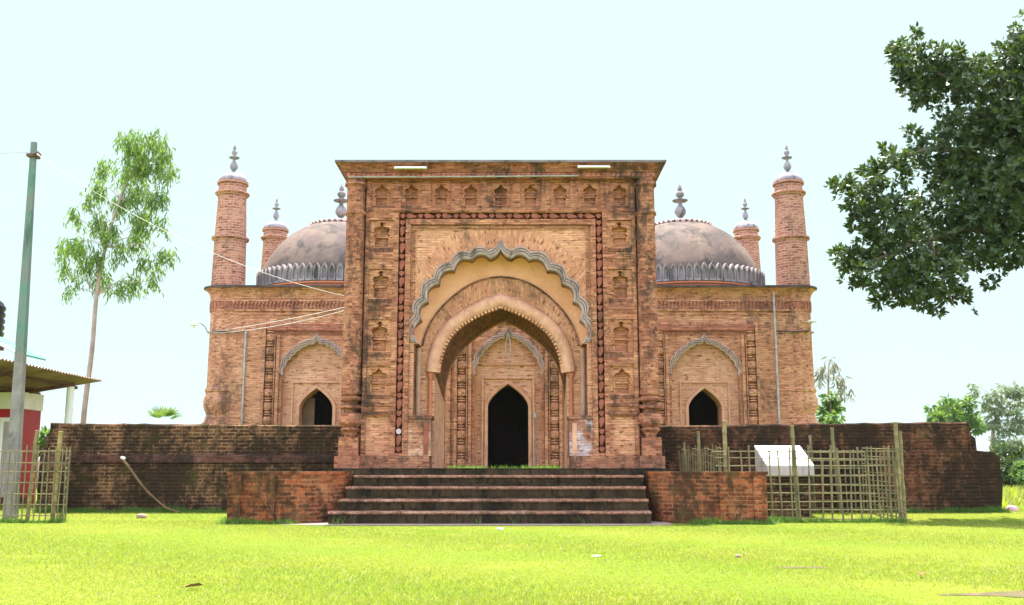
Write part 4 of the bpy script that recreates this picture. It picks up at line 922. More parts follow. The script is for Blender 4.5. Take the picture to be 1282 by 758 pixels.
lf = thing('bamboo_fence', (-9.5, 19.6, 0), 'bamboo lattice fence at the left edge, in front of the concrete pole', 'fence', 'bamboo fences')
for (x, z, dx, r, y) in ((-8.80, 1.72, 0.03, 0.045, 19.55), (-9.38, 1.75, 0.06, 0.04, 19.75), (-10.9, 1.6, 0.0, 0.04, 19.6)):
    bamboo_pole((x, y, -0.05), (x + dx, y, z), r).build('post', M['bamboo_post'], lf, smooth=50)
x = -11.6
while x < -8.56:
    bamboo_pole((x, 19.48, 0.0), (x + random.uniform(-0.03, 0.03), 19.48, random.uniform(1.30, 1.48)), 0.0125, 6).build('picket', M['bamboo'], lf, smooth=50); x += 0.112
for i in range(7):
    z = 0.14 + i * 0.2
    bamboo_pole((-11.7, 19.51, z), (-8.55, 19.51, z + random.uniform(-0.02, 0.02)), 0.012, 6).build('rail', M['bamboo'], lf, smooth=50)
for i in range(10):
    y = 19.7 + i * 0.19; bamboo_pole((-8.62 - 0.085 * i, y, 0), (-8.62 - 0.085 * i, y, random.uniform(1.3, 1.45)), 0.012, 6).build('picket', M['bamboo'], lf, smooth=50)
for i in range(6): bamboo_pole((-8.6, 19.5, 0.2 + i * 0.2), (-9.45, 21.5, 0.24 + i * 0.2), 0.011, 6).build('rail', M['bamboo'], lf, smooth=50)

# ------------------------------------------------------------------ white plaque on a brick base inside the enclosure
pl = thing('information_plaque', (5.6, 20.9, 0.1), 'sloping white plaque slab on a dark brick base inside the bamboo enclosure', 'plaque')
yaw = math.radians(8)
def ry(px, py): return (5.62 + px * math.cos(yaw) - py * math.sin(yaw), 20.85 + px * math.sin(yaw) + py * math.cos(yaw))
def wedge(bb, hw, y0, y1, zf0, zf1, zb):
    c = [ry(-hw, y0), ry(hw, y0), ry(hw, y1), ry(-hw, y1)]
    lo = [(p[0], p[1], zf0) for p in c]; hi = [(c[0][0], c[0][1], zf1), (c[1][0], c[1][1], zf1), (c[2][0], c[2][1], zb), (c[3][0], c[3][1], zb)]
    bb.face(hi); bb.face(lo[::-1])
    for k in range(4): bb.face([lo[k], lo[(k + 1) % 4], hi[(k + 1) % 4], hi[k]])
    return bb
wedge(MB(), 0.44, -0.24, 0.30, 0.0, 0.86, 0.86).build('base', M['wall'], pl)
wedge(MB(), 0.50, -0.30, 0.34, 0.862, 1.05, 1.46).build('slab', M['concrete'], pl)
wedge(MB(), 0.505, -0.305, 0.345, 1.30, 1.054, 1.49) if False else None
b = MB()
c = [ry(-0.50, -0.302), ry(0.50, -0.302), ry(0.50, 0.342), ry(-0.50, 0.342)]
z = (1.052, 1.052, 1.462, 1.462)
top = [(p[0], p[1], zz + 0.03) for p, zz in zip(c, z)]; low = [(p[0], p[1], zz) for p, zz in zip(c, z)]
b.face(top)
for k in range(4): b.face([low[k], low[(k + 1) % 4], top[(k + 1) % 4], top[k]])
b.build('tablet', M['white_paint'], pl)

# ------------------------------------------------------------------ pole, shed, tank on the left
pole = thing('utility_pole', (-10.02, 20.5, 0), 'leaning concrete utility pole with faded green upper half at the left edge', 'pole')
def polebox(z0, z1):
    b = MB(); n = 8
    for i in range(n):
        a, c = z0 + (z1 - z0) * i / n, z0 + (z1 - z0) * (i + 1) / n
        f = lambda z: (-10.08 - 0.018 * z, 0.118 - 0.0085 * z)
        (xa, wa), (xb, wb) = f(a), f(c)
        q = [(-1, -1), (1, -1), (1, 1), (-1, 1)]
        A = [(xa + u * wa, 20.5 + v * wa * 0.8, a) for u, v in q]; B = [(xb + u * wb, 20.5 + v * wb * 0.8, c) for u, v in q]
        for k in range(4): b.face([A[k], A[(k + 1) % 4], B[(k + 1) % 4], B[k]])
        if i == n - 1: b.face(B)
    return b
polebox(-0.1, 3.35).build('lower_shaft', M['pole_conc'], pole)
polebox(3.35, 7.90).build('upper_shaft', M['pole_paint'], pole)
MB().tube([(-10.15, 20.38, 7.60), (-10.05, 20.35, 7.64), (-10.00, 20.40, 7.58)], 0.02, 6).box(-10.31, -10.12, 20.38, 20.62, 7.56, 7.62).build('clamp', M['rust'], pole)

sh = thing('red_shed', (-13.6, 27, 0), 'crimson walled shed with white band and rusty corrugated canopy at the left edge', 'shed')
b = MB().box(-17.5, -12.68, 26.0, 27.0, 0.0, 2.55); b.build('wall', M['red_paint'], sh)
MB().box(-17.53, -12.65, 25.97, 27.03, 2.55, 2.98).build('band', M['white_paint'], sh)
b = MB().box(-13.22, -13.12, 25.93, 26.02, 0.0, 2.3).box(-12.86, -12.78, 25.93, 26.02, 0.0, 2.3).box(-13.22, -12.78, 25.92, 26.02, 2.22, 2.32)
df = b.build('door_frame', M['white_paint'], sh)
MB().box(-13.12, -12.86, 25.95, 25.995, 0.03, 2.22).build('door', M['concrete'], sh)
MB().plan([(-17.5, 25.2), (-12.2, 25.2), (-12.2, 26), (-17.5, 26)], 0.0, 0.3).build('doorstep', M['cheek'], sh)
b = MB(); nx = 2; ys = np.arange(19.0, 27.4, 0.02); P = lambda x, y: (x, y, 3.40 + 0.17 * (x + 11.25) + 0.022 * math.sin(y * 2 * PI / 0.16))
for i in range(len(ys) - 1):
    ya, yb = float(ys[i]), float(ys[i + 1])
    b.face([P(-11.25, ya), P(-11.25, yb), P(-15.5, yb), P(-15.5, ya)])
    b.face([(p[0], p[1], p[2] + 0.004) for p in (P(-11.25, ya), P(-15.5, ya), P(-15.5, yb), P(-11.25, yb))])
    b.face([P(-11.25, ya), P(-11.25, yb)] + [(p[0], p[1], p[2] + 0.004) for p in (P(-11.25, yb), P(-11.25, ya))])
cn = b.build('canopy', M['sheet'], sh)
b = MB()
for x in (-11.9, -12.9, -14.0): b.box(x - 0.03, x + 0.03, 19.2, 27.3, 3.27 + 0.17 * (x + 11.25), 3.35 + 0.17 * (x + 11.25))
for y in (20.5, 23.0, 26.2):
    b.prism([(-15.3, 3.20 - 0.69), (-11.5, 3.16), (-11.5, 3.26), (-15.3, 3.26 - 0.65)], y, y + 0.06)
b.build('rafter', M['rust'], cn)
MB().lathe(-11.62, 26.3, [(0.10, 0.0), (0.095, 3.15), (0, 3.16)], 14).build('column', M['white_paint'], sh, smooth=40)
b = MB()
b.prism([(-18.0, 4.95), (-15.4, 5.15), (-12.85, 3.95), (-12.85, 4.0), (-15.4, 5.21), (-18.0, 5.01)], 25.8, 27.4)
gr = b.build('roof', M['green_roof'], sh)
b = MB()
for x in (-13.4, -14.1, -14.8): b.tube([(x, 25.78, 3.98 + (-12.85 - x) * 0.475), (x, 27.4, 3.98 + (-12.85 - x) * 0.475)], 0.02, 5)
b.tube([(-12.85, 25.77, 3.99), (-15.4, 25.77, 5.2)], 0.025, 5)
b.build('seam', M['white_paint'], gr)
MB().box(-17.2, -14.2, 26.75, 26.95, 2.985, 4.3).build('gable', M['white_paint'], sh)
tk = thing('water_tank', (-14.72, 27.6, 4.62), 'black plastic water tank on the shed roof, cut by the left edge', 'water tank')
prof = [(0.45, 4.60)]
for i in range(5): prof += [(0.46, 4.66 + i * 0.18), (0.50, 4.70 + i * 0.18), (0.50, 4.78 + i * 0.18), (0.46, 4.82 + i * 0.18)]
prof += [(0.44, 5.60), (0.30, 5.72), (0.16, 5.76), (0.16, 5.82), (0, 5.83)]
MB().lathe(-14.72, 27.6, prof, 24).build('body', M['black_plastic'], tk, smooth=40)
for dx, dy in ((-0.35, -0.35), (0.35, -0.35), (-0.35, 0.35), (0.35, 0.35)): MB().box(-14.72 + dx - 0.04, -14.72 + dx + 0.04, 27.6 + dy - 0.04, 27.6 + dy + 0.04, 4.3, 4.61).build('leg', M['rust'], tk)

# ------------------------------------------------------------------ foliage
def leaf_mesh(name, mat, parent, base, direc, side, length, width, kind=None, fold=0.18):
    """n folded leaf blades as one mesh: base points, unit directions, unit side vectors"""
    n = len(base); L = length[:, None]; W = width[:, None]
    nrm = np.cross(direc, side)
    v = np.empty((n, 6, 3))
    v[:, 0] = base
    v[:, 1] = base + direc * L * 0.38 + side * W * 0.5 + nrm * W * fold
    v[:, 2] = base + direc * L * 0.42 - nrm * 0.0
    v[:, 3] = base + direc * L * 0.38 - side * W * 0.5 + nrm * W * fold
    v[:, 4] = base + direc * L * 0.76 + side * W * 0.34 - nrm * L * 0.05
    v[:, 5] = base + direc * L - nrm * L * 0.12
    extra = base + direc * L * 0.76 - side * W * 0.34 - nrm * L * 0.05
    v = np.concatenate([v, extra[:, None, :]], axis=1)                  # 7 verts
    f = np.array([[0, 1, 2, 2], [0, 2, 3, 3], [1, 4, 5, 2], [2, 5, 6, 3]])
    off = world_of(parent) if parent is not None else Vector((0, 0, 0))
    V = (v.reshape(-1, 3) - np.array(off)).astype(np.float32)
    tris = np.array([[0, 1, 2], [0, 2, 3]]); quads = np.array([[1, 4, 5, 2], [2, 5, 6, 3]])
    idx = np.arange(n)[:, None] * 7
    loops = np.concatenate([(idx + tris[0]), (idx + tris[1]), (idx + quads[0]), (idx + quads[1])], axis=1)   # 3+3+4+4 = 14
    me = bpy.data.meshes.new(name); me.vertices.add(len(V)); me.vertices.foreach_set('co', V.ravel())
    me.loops.add(n * 14); me.loops.foreach_set('vertex_index', loops.ravel().astype(np.int32))
    st_ = (np.arange(n)[:, None] * 14 + np.array([0, 3, 6, 10])).ravel().astype(np.int32)
    me.polygons.add(n * 4); me.polygons.foreach_set('loop_start', st_)
    me.polygons.foreach_set('use_smooth', np.ones(n * 4, dtype=bool))
    me.materials.append(mat); me.update(calc_edges=True); me.validate()
    o = bpy.data.objects.new(name, me); C.objects.link(o)
    if parent is not None: o.parent = parent
    if kind: o['kind'] = kind
    return o
def unit(a): return a / (np.linalg.norm(a, axis=1, keepdims=True) + 1e-9)
def rosettes(lobes, n_ros, per, ll, lw_, droop=0.0, shell=0.55, up=0.35):
    """leaf rosettes spread through ellipsoid lobes (x, y, z, rx, ry, rz)"""
    lobes = np.array(lobes, float); vol = lobes[:, 3] * lobes[:, 5]; pr = vol / vol.sum()
    k = rng.choice(len(lobes), n_ros, p=pr); d = unit(rng.normal(size=(n_ros, 3)))
    rad = rng.uniform(shell, 1.0, n_ros) ** 0.6 * rng.uniform(0.85, 1.12, n_ros)
    ctr = lobes[k, :3] + d * rad[:, None] * lobes[k, 3:]
    axis = unit(d + np.array([0, 0, up]) + rng.normal(size=(n_ros, 3)) * 0.4)
    base = np.repeat(ctr, per, 0); ax = np.repeat(axis, per, 0); m = len(base)
    rr = unit(rng.normal(size=(m, 3))); perp = unit(rr - ax * np.sum(rr * ax, 1, keepdims=True))
    direc = unit(ax * rng.uniform(0.05, 0.9, m)[:, None] + perp + np.array([0, 0, -droop]))
    side = unit(np.cross(direc, ax + rng.normal(size=(m, 3)) * 0.25))
    base = base + direc * 0.02
    return base, direc, side, rng.uniform(0.7, 1.15, m) * ll, rng.uniform(0.75, 1.15, m) * lw_
def px(xp, yp, Y):
    """lay-out aid: where the line of sight at a reference pixel meets the depth Y"""
    a, bb = (xp - 641) / 1250, -(yp - 379) / 1250; th = math.radians(9.49)
    dy, dz = math.cos(th) - math.sin(th) * bb, math.sin(th) + math.cos(th) * bb
    return (a * Y / dy, Y, 1.0 + dz * Y / dy)
def limb(b, pts, r0, r1, n=6, seg=8):
    P = [tuple(p) for p in pts]; cur = []
    xs = crom([(p[0], p[1]) for p in P], n); zs = crom([(p[2], 0) for p in P], n)
    cur = [(a[0], a[1], z[0]) for a, z in zip(xs, zs)]; m = len(cur)
    b.tube(cur, [r0 + (r1 - r0) * i / (m - 1) for i in range(m)], seg)

# the big dark tree that leans in from the right
bt = thing('broadleaf_tree', (14.2, 21.5, 0), 'big dark glossy leaved tree whose branches hang in from the right edge', 'tree')
lob_px = [(1150, 80, 42, 38), (1165, 105, 48, 40), (1215, 105, 42, 42), (1128, 62, 14, 18), (1190, 70, 22, 20), (1262, 95, 40, 55), (1290, 60, 30, 50), (1190, 190, 55, 42), (1120, 215, 38, 30), (1078, 245, 34, 28), (1055, 228, 14, 12),
          (1105, 275, 50, 45), (1068, 325, 26, 18), (1090, 345, 35, 22), (1135, 320, 62, 45), (1165, 345, 58, 36), (1130, 365, 40, 20), (1195, 262, 78, 62), (1240, 200, 70, 60), (1225, 300, 62, 50), (1265, 250, 70, 70), (1262, 150, 50, 45), (1195, 370, 22, 14), (1198, 152, 30, 24), (1232, 158, 36, 30), (1150, 378, 26, 12), (1282, 130, 30, 50), (1118, 70, 9, 10), (1145, 42, 10, 8), (1205, 60, 9, 8), (1043, 232, 9, 7), (1046, 316, 10, 8), (1060, 352, 10, 8), (1100, 380, 10, 8), (1172, 388, 9, 7), (1214, 392, 7, 6), (1110, 185, 10, 8), (1140, 165, 10, 8), (1240, 355, 10, 10), (1085, 212, 10, 8), (1265, 318, 38, 22), (1300, 170, 60, 70), (1320, 250, 70, 70)]
lobes = []
for x, y, rx, rz in lob_px:
    Yd = 20.6 + random.uniform(-0.5, 0.5); c = px(x, y, Yd); k = Yd / 1250
    lobes.append((*c, rx * k * 0.9, max(rx, rz) * k * 0.9, rz * k * 0.9))
bb_, dd_, ss_, LL_, WW_ = rosettes(lobes, 5400, 8, 0.14, 0.062, 0.05, 0.25)
leaf_mesh('foliage', M['leaf_big'], bt, bb_, dd_, ss_, LL_, WW_)
far = [(12.8, 21.2, 7.6, 1.6, 1.8, 1.7), (14.5, 21.8, 9.0, 2.0, 2.0, 1.8), (15.8, 21.0, 7.2, 1.8, 2.0, 1.6), (13.6, 22.4, 10.4, 1.7, 1.7, 1.4), (14.6, 20.2, 6.4, 1.5, 1.4, 1.1)]
leaf_mesh('foliage', M['leaf_big'], bt, *rosettes(far, 2600, 8, 0.17, 0.075, 0.05, 0.3))
b = MB(); limb(b, [(14.2, 21.5, -0.1), (14.1, 21.5, 2.0), (13.9, 21.45, 3.6), (14.0, 21.5, 5.6), (14.3, 21.6, 8.6)], 0.36, 0.10, 5, 12)
b.build('trunk', M['bark'], bt, smooth=60)
b = MB()
limb(b, [(13.95, 21.45, 3.8), (12.2, 21.1, 4.9), px(1240, 290, 20.8), px(1165, 300, 20.6), px(1085, 330, 20.5)], 0.15, 0.02)
limb(b, [(14.0, 21.5, 5.0), (12.3, 21.2, 6.4), px(1230, 200, 20.8), px(1150, 190, 20.6), px(1075, 240, 20.5)], 0.14, 0.02)
limb(b, [(14.1, 21.5, 6.4), (12.4, 21.1, 7.9), px(1230, 120, 20.7), px(1150, 80, 20.6)], 0.12, 0.02)
limb(b, [px(1230, 120, 20.7), px(1270, 70, 20.7), px(1292, 30, 20.7)], 0.05, 0.015)
limb(b, [px(1165, 300, 20.6), px(1180, 350, 20.5), px(1195, 385, 20.4)], 0.04, 0.01)
limb(b, [(14.1, 21.5, 5.6), (15.3, 21.3, 7.0)], 0.13, 0.04); limb(b, [(14.2, 21.5, 6.8), (13.6, 22.4, 10.2)], 0.1, 0.03)
b.build('branch', M['bark'], bt, smooth=60)

# eucalyptus on the left
def weeping(name, Y, clumps, trunk_px, r0, mat, bark, n, ll, wd, label, droop=1.5, extra=None):
    base = px(*trunk_px[0], Y); t = thing(name, (base[0], Y, 0), label, 'tree')
    b = MB(); pts = [(base[0], Y, -0.1)] + [px(*p, Y) for p in trunk_px]; limb(b, pts, r0, 0.02, 5, 8); b.build('trunk', bark, t, smooth=60)
    L = []; b = MB(); tp = pts[2:]
    for x, y, rx, rz in clumps:
        Yd = Y + random.uniform(-0.9, 0.9); c = px(x, y, Yd); k = Yd / 1250; L.append((*c, rx * k, rx * k, rz * k))
        near = min(tp, key=lambda q: (q[0] - c[0]) ** 2 + (q[2] - c[2] + 0.5) ** 2)
        m_ = ((near[0] + c[0]) / 2, (near[1] + c[1]) / 2, (near[2] + c[2]) / 2 + 0.15); limb(b, [near, m_, c], 0.016 * r0 / 0.12, 0.006, 4, 5)
    b.build('branch', bark, t, smooth=60)
    if droop < 1.2: leaf_mesh('crown', mat, t, *rosettes(L, n, 6, ll, wd, droop, 0.0, -0.2)); return t
    L = np.array(L); pr = L[:, 3] * L[:, 5]; k = rng.choice(len(L), n, p=pr / pr.sum()); d = unit(rng.normal(size=(n, 3))) * (rng.random(n) ** 0.7)[:, None] * 0.92
    tw = L[k, :3] + d * L[k, 3:]; per = 9                               # hanging twigs set with long leaves
    base = np.repeat(tw, per, 0); m = len(base); q = np.tile(np.arange(per), n) / per
    sway = np.repeat(rng.normal(size=(n, 2)) * 0.16, per, 0)
    base[:, 2] += 0.10 - q * 0.44; base[:, :2] += sway * q[:, None] + rng.normal(size=(m, 2)) * 0.035
    direc = unit(np.concatenate([rng.normal(size=(m, 2)) * 0.42, -np.abs(rng.normal(size=(m, 1)) * 0.3 + 0.9)], 1))
    side = unit(np.cross(direc, rng.normal(size=(m, 3))))
    leaf_mesh('crown', mat, t, base, direc, side, rng.uniform(0.7, 1.15, m) * ll, rng.uniform(0.7, 1.2, m) * wd)
    return t
euc = [(165, 178, 28, 18), (190, 172, 24, 16), (205, 195, 18, 26), (180, 205, 34, 24), (160, 215, 22, 20), (212, 215, 10, 14), (130, 210, 16, 14), (125, 235, 14, 14), (112, 250, 8, 12), (170, 240, 28, 22), (195, 245, 22, 18), (178, 268, 20, 20), (150, 255, 18, 14), (125, 275, 18, 18), (140, 290, 18, 20), (90, 268, 8, 14), (85, 305, 18, 12), (100, 305, 18, 16), (108, 325, 14, 18), (75, 315, 8, 8), (80, 332, 10, 12), (95, 345, 14, 16), (122, 320, 14, 18), (128, 350, 16, 22), (148, 315, 12, 20), (150, 358, 12, 10), (172, 300, 14, 16), (178, 280, 14, 20), (205, 275, 12, 10), (208, 288, 8, 8), (182, 325, 14, 14), (205, 318, 14, 12), (216, 312, 8, 10), (170, 350, 14, 16), (190, 352, 8, 12), (195, 335, 8, 8), (85, 365, 4, 8)]
weeping('eucalyptus_tree', 30.0, euc, [(105, 520), (115, 440), (121, 370), (132, 310), (150, 250), (172, 200), (180, 175)], 0.095, M['leaf_euc'], M['euc_bark'], 900, 0.21, 0.042, 'tall slender tree with drooping pale green leaves behind the left wall')
# trees far off on the right
weeping('eucalyptus_tree', 62.0, [(1222, 490, 8, 10), (1230, 505, 10, 10), (1245, 495, 12, 10), (1262, 488, 14, 8), (1275, 492, 10, 12), (1248, 515, 16, 12), (1268, 512, 16, 12), (1240, 530, 12, 10), (1262, 535, 16, 12), (1280, 530, 12, 14), (1252, 550, 14, 10), (1272, 553, 12, 10), (1216, 482, 3, 4), (1295, 510, 14, 22)],
        [(1242, 590), (1242, 560), (1245, 530), (1255, 505), (1262, 490)], 0.22, M['leaf_hazed'], M['euc_bark'], 620, 0.34, 0.09, 'pale airy tree far off at the right edge above the dark shrub', 1.0)
weeping('broadleaf_tree', 55.0, [(1175, 522, 14, 8), (1190, 510, 16, 8), (1205, 515, 14, 9), (1215, 525, 12, 8), (1180, 512, 12, 6), (1200, 527, 22, 8), (1222, 535, 8, 8), (1165, 512, 5, 4), (1186, 500, 8, 4), (1212, 504, 7, 5), (1170, 530, 10, 5)],
        [(1196, 590), (1196, 560), (1196, 535), (1194, 515)], 0.2, M['leaf_bright'], M['bark'], 330, 0.34, 0.12, 'loose green tree showing just over the right boundary wall', 0.2)
weeping('drooping_tree', 38.0, [(1030, 462, 8, 7), (1044, 458, 6, 8), (1050, 473, 8, 5), (1056, 488, 9, 5), (1038, 450, 8, 4), (1026, 470, 4, 6), (1066, 488, 4, 4)],
        [(1038, 560), (1038, 520), (1037, 480), (1038, 455)], 0.09, M['leaf_dry'], M['euc_bark'], 26, 0.30, 0.06, 'spindly tree with dull drooping leaves just right of the mosque', 1.4)
weeping('leafy_sapling', 36.0, [(1038, 500, 9, 6), (1042, 510, 12, 8), (1034, 518, 10, 8), (1046, 522, 9, 8), (1038, 530, 9, 8)],
        [(1040, 560), (1040, 530), (1040, 505)], 0.06, M['leaf_bright'], M['bark'], 95, 0.26, 0.10, 'bright green leafy sapling under the drooping tree beside the right tower', 0.4)
def shrub(Y, clumps, mat, n, ll, wd, label, name='shrub'):
    c0 = px(clumps[0][0], 600, Y); t = thing(name, (c0[0], Y, gz(0, Y)), label, 'shrub')
    L = []; b = MB()
    for x, y, rx, rz in clumps:
        c = px(x, y, Y + random.uniform(-0.8, 0.8)); k = Y / 1250; L.append((*c, rx * k, rx * k, rz * k)); limb(b, [(c0[0], Y, 0), (c0[0] * 0.5 + c[0] * 0.5, Y, c[2] * 0.6), c], 0.06, 0.02, 3, 6)
    b.build('stem', M['bark'], t, smooth=60); leaf_mesh('foliage', mat, t, *rosettes(L, n, 7, ll, wd, 0.1, 0.5)); return t
shrub(44.0, [(1262, 572, 22, 14), (1248, 585, 16, 20), (1272, 592, 22, 18), (1290, 580, 20, 22), (1256, 600, 18, 10)], M['leaf_big'], 800, 0.26, 0.11, 'dense dark green shrub behind the broken end of the right wall')
shrub(40.0, [(1280, 590, 8, 10), (1290, 598, 10, 8)], M['leaf_bright'], 120, 0.24, 0.1, 'small yellow green shrub in front of the dark one at the right edge')
# young palm just behind the left wall
pm = thing('young_palm', (px(205, 530, 24.5)[0], 24.5, 1.02), 'small green palm sprouting behind the left boundary wall', 'palm')
bs, ds, sd, ln, wd_ = [], [], [], [], []
o0 = np.array([px(205, 530, 24.5)[0], 24.5, 2.0])
MB().tube([(o0[0], 24.5, 1.0), tuple(o0)], [0.08, 0.05], 8).build('stem', M['bark'], pm, smooth=60)
for k in range(9):
    a = k * 0.7 + 0.2; e = random.uniform(0.5, 1.3); d = np.array([math.cos(a) * math.cos(e), math.sin(a) * math.cos(e), math.sin(e)]); tip = o0 + d * 0.30
    for j in range(11):
        u = (j - 5) / 5 * 1.1; sv = np.cross(d, [0, 0, 1]); sv /= np.linalg.norm(sv)
        q = d * math.cos(u) + sv * math.sin(u); bs.append(tip); ds.append(q / np.linalg.norm(q)); nn_ = np.cross(q, np.cross(d, sv)); sd.append(nn_ / np.linalg.norm(nn_)); ln.append(random.uniform(0.24, 0.36)); wd_.append(0.03)
leaf_mesh('frond', M['leaf_bright'], pm, np.array(bs), np.array(ds), np.array(sd), np.array(ln), np.array(wd_))
shrub(23.2, [(57, 548, 4, 6), (55, 562, 5, 8)], M['leaf_bright'], 50, 0.2, 0.06, 'light green shrub between the red shed and the left wall end')

# ------------------------------------------------------------------ humid air
hz = MB().box(-1490, 1490, -55, 1790, -1.0, 30.0).build('haze', bpy.data.materials.new('haze'), kind='stuff')
hm = hz.data.materials[0]; hm.use_nodes = True; hm.node_tree.nodes.remove(hm.node_tree.nodes['Principled BSDF'])
pv = hm.node_tree.nodes.new('ShaderNodeVolumePrincipled'); pv.inputs['Color'].default_value = (0.93, 0.97, 1.0, 1); pv.inputs['Density'].default_value = 0.00012; pv.inputs['Anisotropy'].default_value = 0.2
hm.node_tree.links.new(pv.outputs[0], hm.node_tree.nodes['Material Output'].inputs['Volume'])

# ------------------------------------------------------------------ grass
def blades(name, pts, h, w, mat, lean=0.55):
    n = len(pts); a = rng.uniform(0, 2 * PI, n); side = np.stack([np.cos(a), np.sin(a), np.zeros(n)], 1)
    ln = rng.normal(size=(n, 2)) * lean; tip = pts + np.stack([ln[:, 0] * h, ln[:, 1] * h, h], 1)
    v = np.stack([pts - side * w[:, None] * 0.5, pts + side * w[:, None] * 0.5, tip], 1).astype(np.float32)
    me = bpy.data.meshes.new(name); me.vertices.add(n * 3); me.vertices.foreach_set('co', v.ravel())
    me.loops.add(n * 3); me.loops.foreach_set('vertex_index', np.arange(n * 3, dtype=np.int32))
    me.polygons.add(n); me.polygons.foreach_set('loop_start', np.arange(0, n * 3, 3, dtype=np.int32))
    me.materials.append(mat); me.update(calc_edges=True)
    o = bpy.data.objects.new(name, me); C.objects.link(o); o['kind'] = 'stuff'; return o
def gzv(y):
    t = np.clip((y - 19.9) / 1.6, 0, 1); return 0.115 * t * t * (3 - 2 * t)
def lawn(n):
    y = 7.6 + (23.5 - 7.6) * rng.random(n) ** 1.25; x = (rng.random(n) * 2 - 1) * (y * 0.56 + 0.6)
    ok = ~((x > -5.35) & (x < 4.8) & (y > 18.85)) & ~((np.abs(x) < 9.9) & (y > 21.5)) & ~((x > -3.8) & (x < 2.75) & (y > 18.45))
    # thin, bare patches
    f = np.sin(x * 1.3 + 2 * np.sin(y * 0.8)) * np.sin(y * 1.9 + 1.4 * np.sin(x * 0.7)); f += 0.5 * np.sin(x * 4.1 + y * 2.3) * np.sin(y * 5.2 - x)
    bare = (x > 3.0) & (y < 9.4) & (f > -0.3); ok &= ~((rng.random(n) < np.clip((f - 0.75) * 1.2, 0, 0.8)) | (bare & (rng.random(n) < 0.6)))
    x, y = x[ok], y[ok]; m = len(x); h = rng.uniform(0.010, 0.030, m) * (1 + 0.35 * np.sin(x * 0.9 + y))
    w = rng.uniform(0.004, 0.009, m) * (0.7 + y / 22)
    return np.stack([x, y, gzv(y) - 0.004], 1), h, w
p, h, w = lawn(430000); SOIL = [(4.35, 8.35, 0.75, 0.22), (5.15, 8.75, 0.4, 0.14), (5.6, 9.85, 0.35, 0.13), (3.0, 10.6, 0.28, 0.1)]
keep = np.ones(len(p), bool)
for sx_, sy_, ra, rb in SOIL:
    e = ((p[:, 0] - sx_) / ra) ** 2 + ((p[:, 1] - sy_) / rb) ** 2; keep &= ~(rng.random(len(p)) < np.clip(1.25 - e, 0, 0.72))
p, h, w = p[keep], h[keep], w[keep]
blades('lawn_grass', p, h, w, M['grass'])
b = MB()
for sx_, sy_, ra, rb in SOIL:
    b.face([(sx_ + ra * (1 + 0.25 * math.sin(5 * t + sx_)) * math.cos(t), sy_ + rb * (1 + 0.25 * math.sin(4 * t + sy_)) * math.sin(t), 0.004) for t in np.linspace(0, 2 * PI, 36, endpoint=False)])
b.build('bare_soil', M['soil'], kind='structure')
def along(segs, per_m, hr, spread):
    P, H = [], []
    for (x0, y0, x1, y1) in segs:
        L = math.hypot(x1 - x0, y1 - y0); n = int(L * per_m); t = rng.random(n); cl = 0.55 + 0.45 * np.sin(t * L * 5.1) * np.sin(t * L * 2.3 + 1)
        x = x0 + (x1 - x0) * t + rng.normal(size=n) * spread; y = y0 + (y1 - y0) * t - np.abs(rng.normal(size=n)) * spread
        P.append(np.stack([x, y, gzv(y) - 0.005], 1)); H.append(rng.uniform(hr[0], hr[1], n) * (0.4 + cl))
    return np.concatenate(P), np.concatenate(H)
p, h = along([(-10.0, 21.48, -5.2, 21.48), (7.3, 21.5, 10.4, 21.5), (-5.3, 18.86, -4.0, 18.84), (3.3, 18.84, 4.75, 18.86), (4.8, 19.55, 7.5, 19.55), (-10.6, 19.5, -8.6, 19.5), (-5.3, 18.86, -5.3, 19.4), (4.76, 18.9, 4.8, 19.5)], 800, (0.04, 0.13), 0.07)
p2, h2 = along([(-0.62, 18.78, -0.56, 18.78), (0.0, 18.78, 0.05, 18.78), (-3.3, 18.76, -3.1, 18.76), (1.3, 18.78, 1.33, 18.78)], 90, (0.10, 0.24), 0.02); p, h = np.concatenate([p, p2]), np.concatenate([h, h2])
blades('wall_weeds', p, h, rng.uniform(0.008, 0.02, len(p)), M['weed'], 0.5)
n = 900; cy = rng.uniform(22.75, 27.3, n); cxx = rng.uniform(-1.6, 1.15, n); ok = (np.abs(cxx + 0.2) > 0.45) | (rng.random(n) < 0.3)
p = np.stack([cxx, cy, np.full(n, 1.015)], 1)[ok]; blades('court_grass', p, rng.uniform(0.03, 0.13, len(p)), rng.uniform(0.008, 0.018, len(p)), M['weed'], 0.5)
n = 26000; fy = rng.uniform(24, 60, n); fx = rng.uniform(9.8, 34, n)
blades('field_grass', np.stack([fx, fy, np.full(n, 0.11)], 1), rng.uniform(0.1, 0.34, n), rng.uniform(0.03, 0.08, n), M['grass'], 0.6)

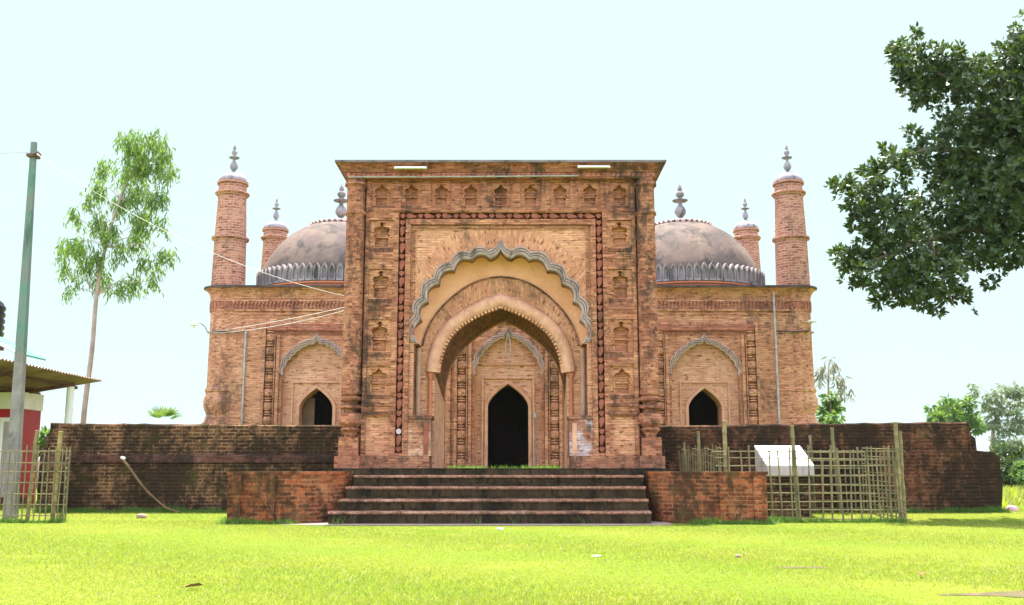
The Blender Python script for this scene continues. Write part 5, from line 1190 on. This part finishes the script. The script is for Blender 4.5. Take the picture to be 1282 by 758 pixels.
# ------------------------------------------------------------------ small things lying about
pts = [px(x, y, 21.42) for x, y in ((154, 576), (162, 586), (172, 600), (184, 615), (198, 628), (212, 636), (229, 642))]
pts[-1] = (pts[-1][0], 21.2, 0.12); pts[-2] = (pts[-2][0], 21.28, 0.2)
cane = thing('leaning_cane', (pts[-1][0], 21.2, 0.1), 'thin bent cane leaning on the left boundary wall', 'cane')
b = MB(); limb(b, pts, 0.03, 0.018, 4, 7); b.build('shaft', M['stick'], cane, smooth=60)
MB().tube([(pts[0][0] - 0.05, 21.45, pts[0][2] + 0.05), (pts[0][0] + 0.04, 21.4, pts[0][2] + 0.03)], 0.03, 6).build('knot', M['paper'], cane, smooth=60)
def lump(name, x, y, sx, sy, sz, mat, label, cat, seed):
    r = random.Random(seed); import bmesh
    bm = bmesh.new(); bmesh.ops.create_icosphere(bm, subdivisions=2, radius=1)
    for v in bm.verts:
        k = r.uniform(0.8, 1.1); q = max(abs(v.co.x), abs(v.co.y), abs(v.co.z)) ** 0.45
        v.co = Vector((v.co.x * sx / q * k, v.co.y * sy / q * k, v.co.z * sz / q * k + sz * 0.7))
    me = bpy.data.meshes.new(name); bm.to_mesh(me); bm.free(); me.materials.append(mat)
    o = bpy.data.objects.new(name, me); o.location = (x, y, gz(x, y)); C.objects.link(o); return tag(o, label, cat)
lump('loose_brick', -7.45, 20.5, 0.11, 0.06, 0.05, M['stone'], 'loose brick lying on the grass below the leaning cane', 'brick', 1)
lump('stone', 2.60, 11.8, 0.035, 0.03, 0.022, M['stone'], 'small dark stone on the lawn in front of the right cheek wall', 'stone', 2)
lump('crumpled_bag', 10.75, 21.9, 0.12, 0.09, 0.075, M['pink'], 'crumpled pink and white plastic bag beside the broken wall end', 'bag', 3)
lump('paper_scrap', 0.98, 11.9, 0.06, 0.03, 0.012, M['paper'], 'flat white paper scrap on the middle of the lawn', 'litter', 4)
lump('paper_scrap', -0.2, 17.2, 0.06, 0.03, 0.02, M['paper'], 'tiny white scrap on the grass just in front of the steps', 'litter', 5)
def dead_leaf(x, y, a, label):
    b = MB(); c, s_ = math.cos(a), math.sin(a)
    q = [(-0.07, 0, 0.01), (-0.02, 0.03, 0.03), (0.05, 0.022, 0.035), (0.08, 0, 0.02), (0.05, -0.022, 0.04), (-0.02, -0.03, 0.035)]
    w_ = [(x + p[0] * c - p[1] * s_, y + p[0] * s_ + p[1] * c, p[2] + 0.02) for p in q]; mid_ = (x, y, 0.035)
    for i in range(6): b.face([w_[i], w_[(i + 1) % 6], mid_])
    for i in range(6): b.face([(p[0], p[1], p[2] - 0.004) for p in (w_[(i + 1) % 6], w_[i], mid_)])
    t = thing('fallen_leaf', (x, y, 0.02), label, 'leaf'); b.build('blade', M['dry_leaf'], t, smooth=60)
    MB().tube([w_[0], (x - 0.11 * c, y - 0.11 * s_, 0.03)], 0.003, 5).build('stalk', M['dry_leaf'], t)
dead_leaf(-2.68, 8.66, 0.4, 'curled brown leaf on the near left lawn')
dead_leaf(3.82, 9.6, 1.2, 'brown leaf on the near right lawn')
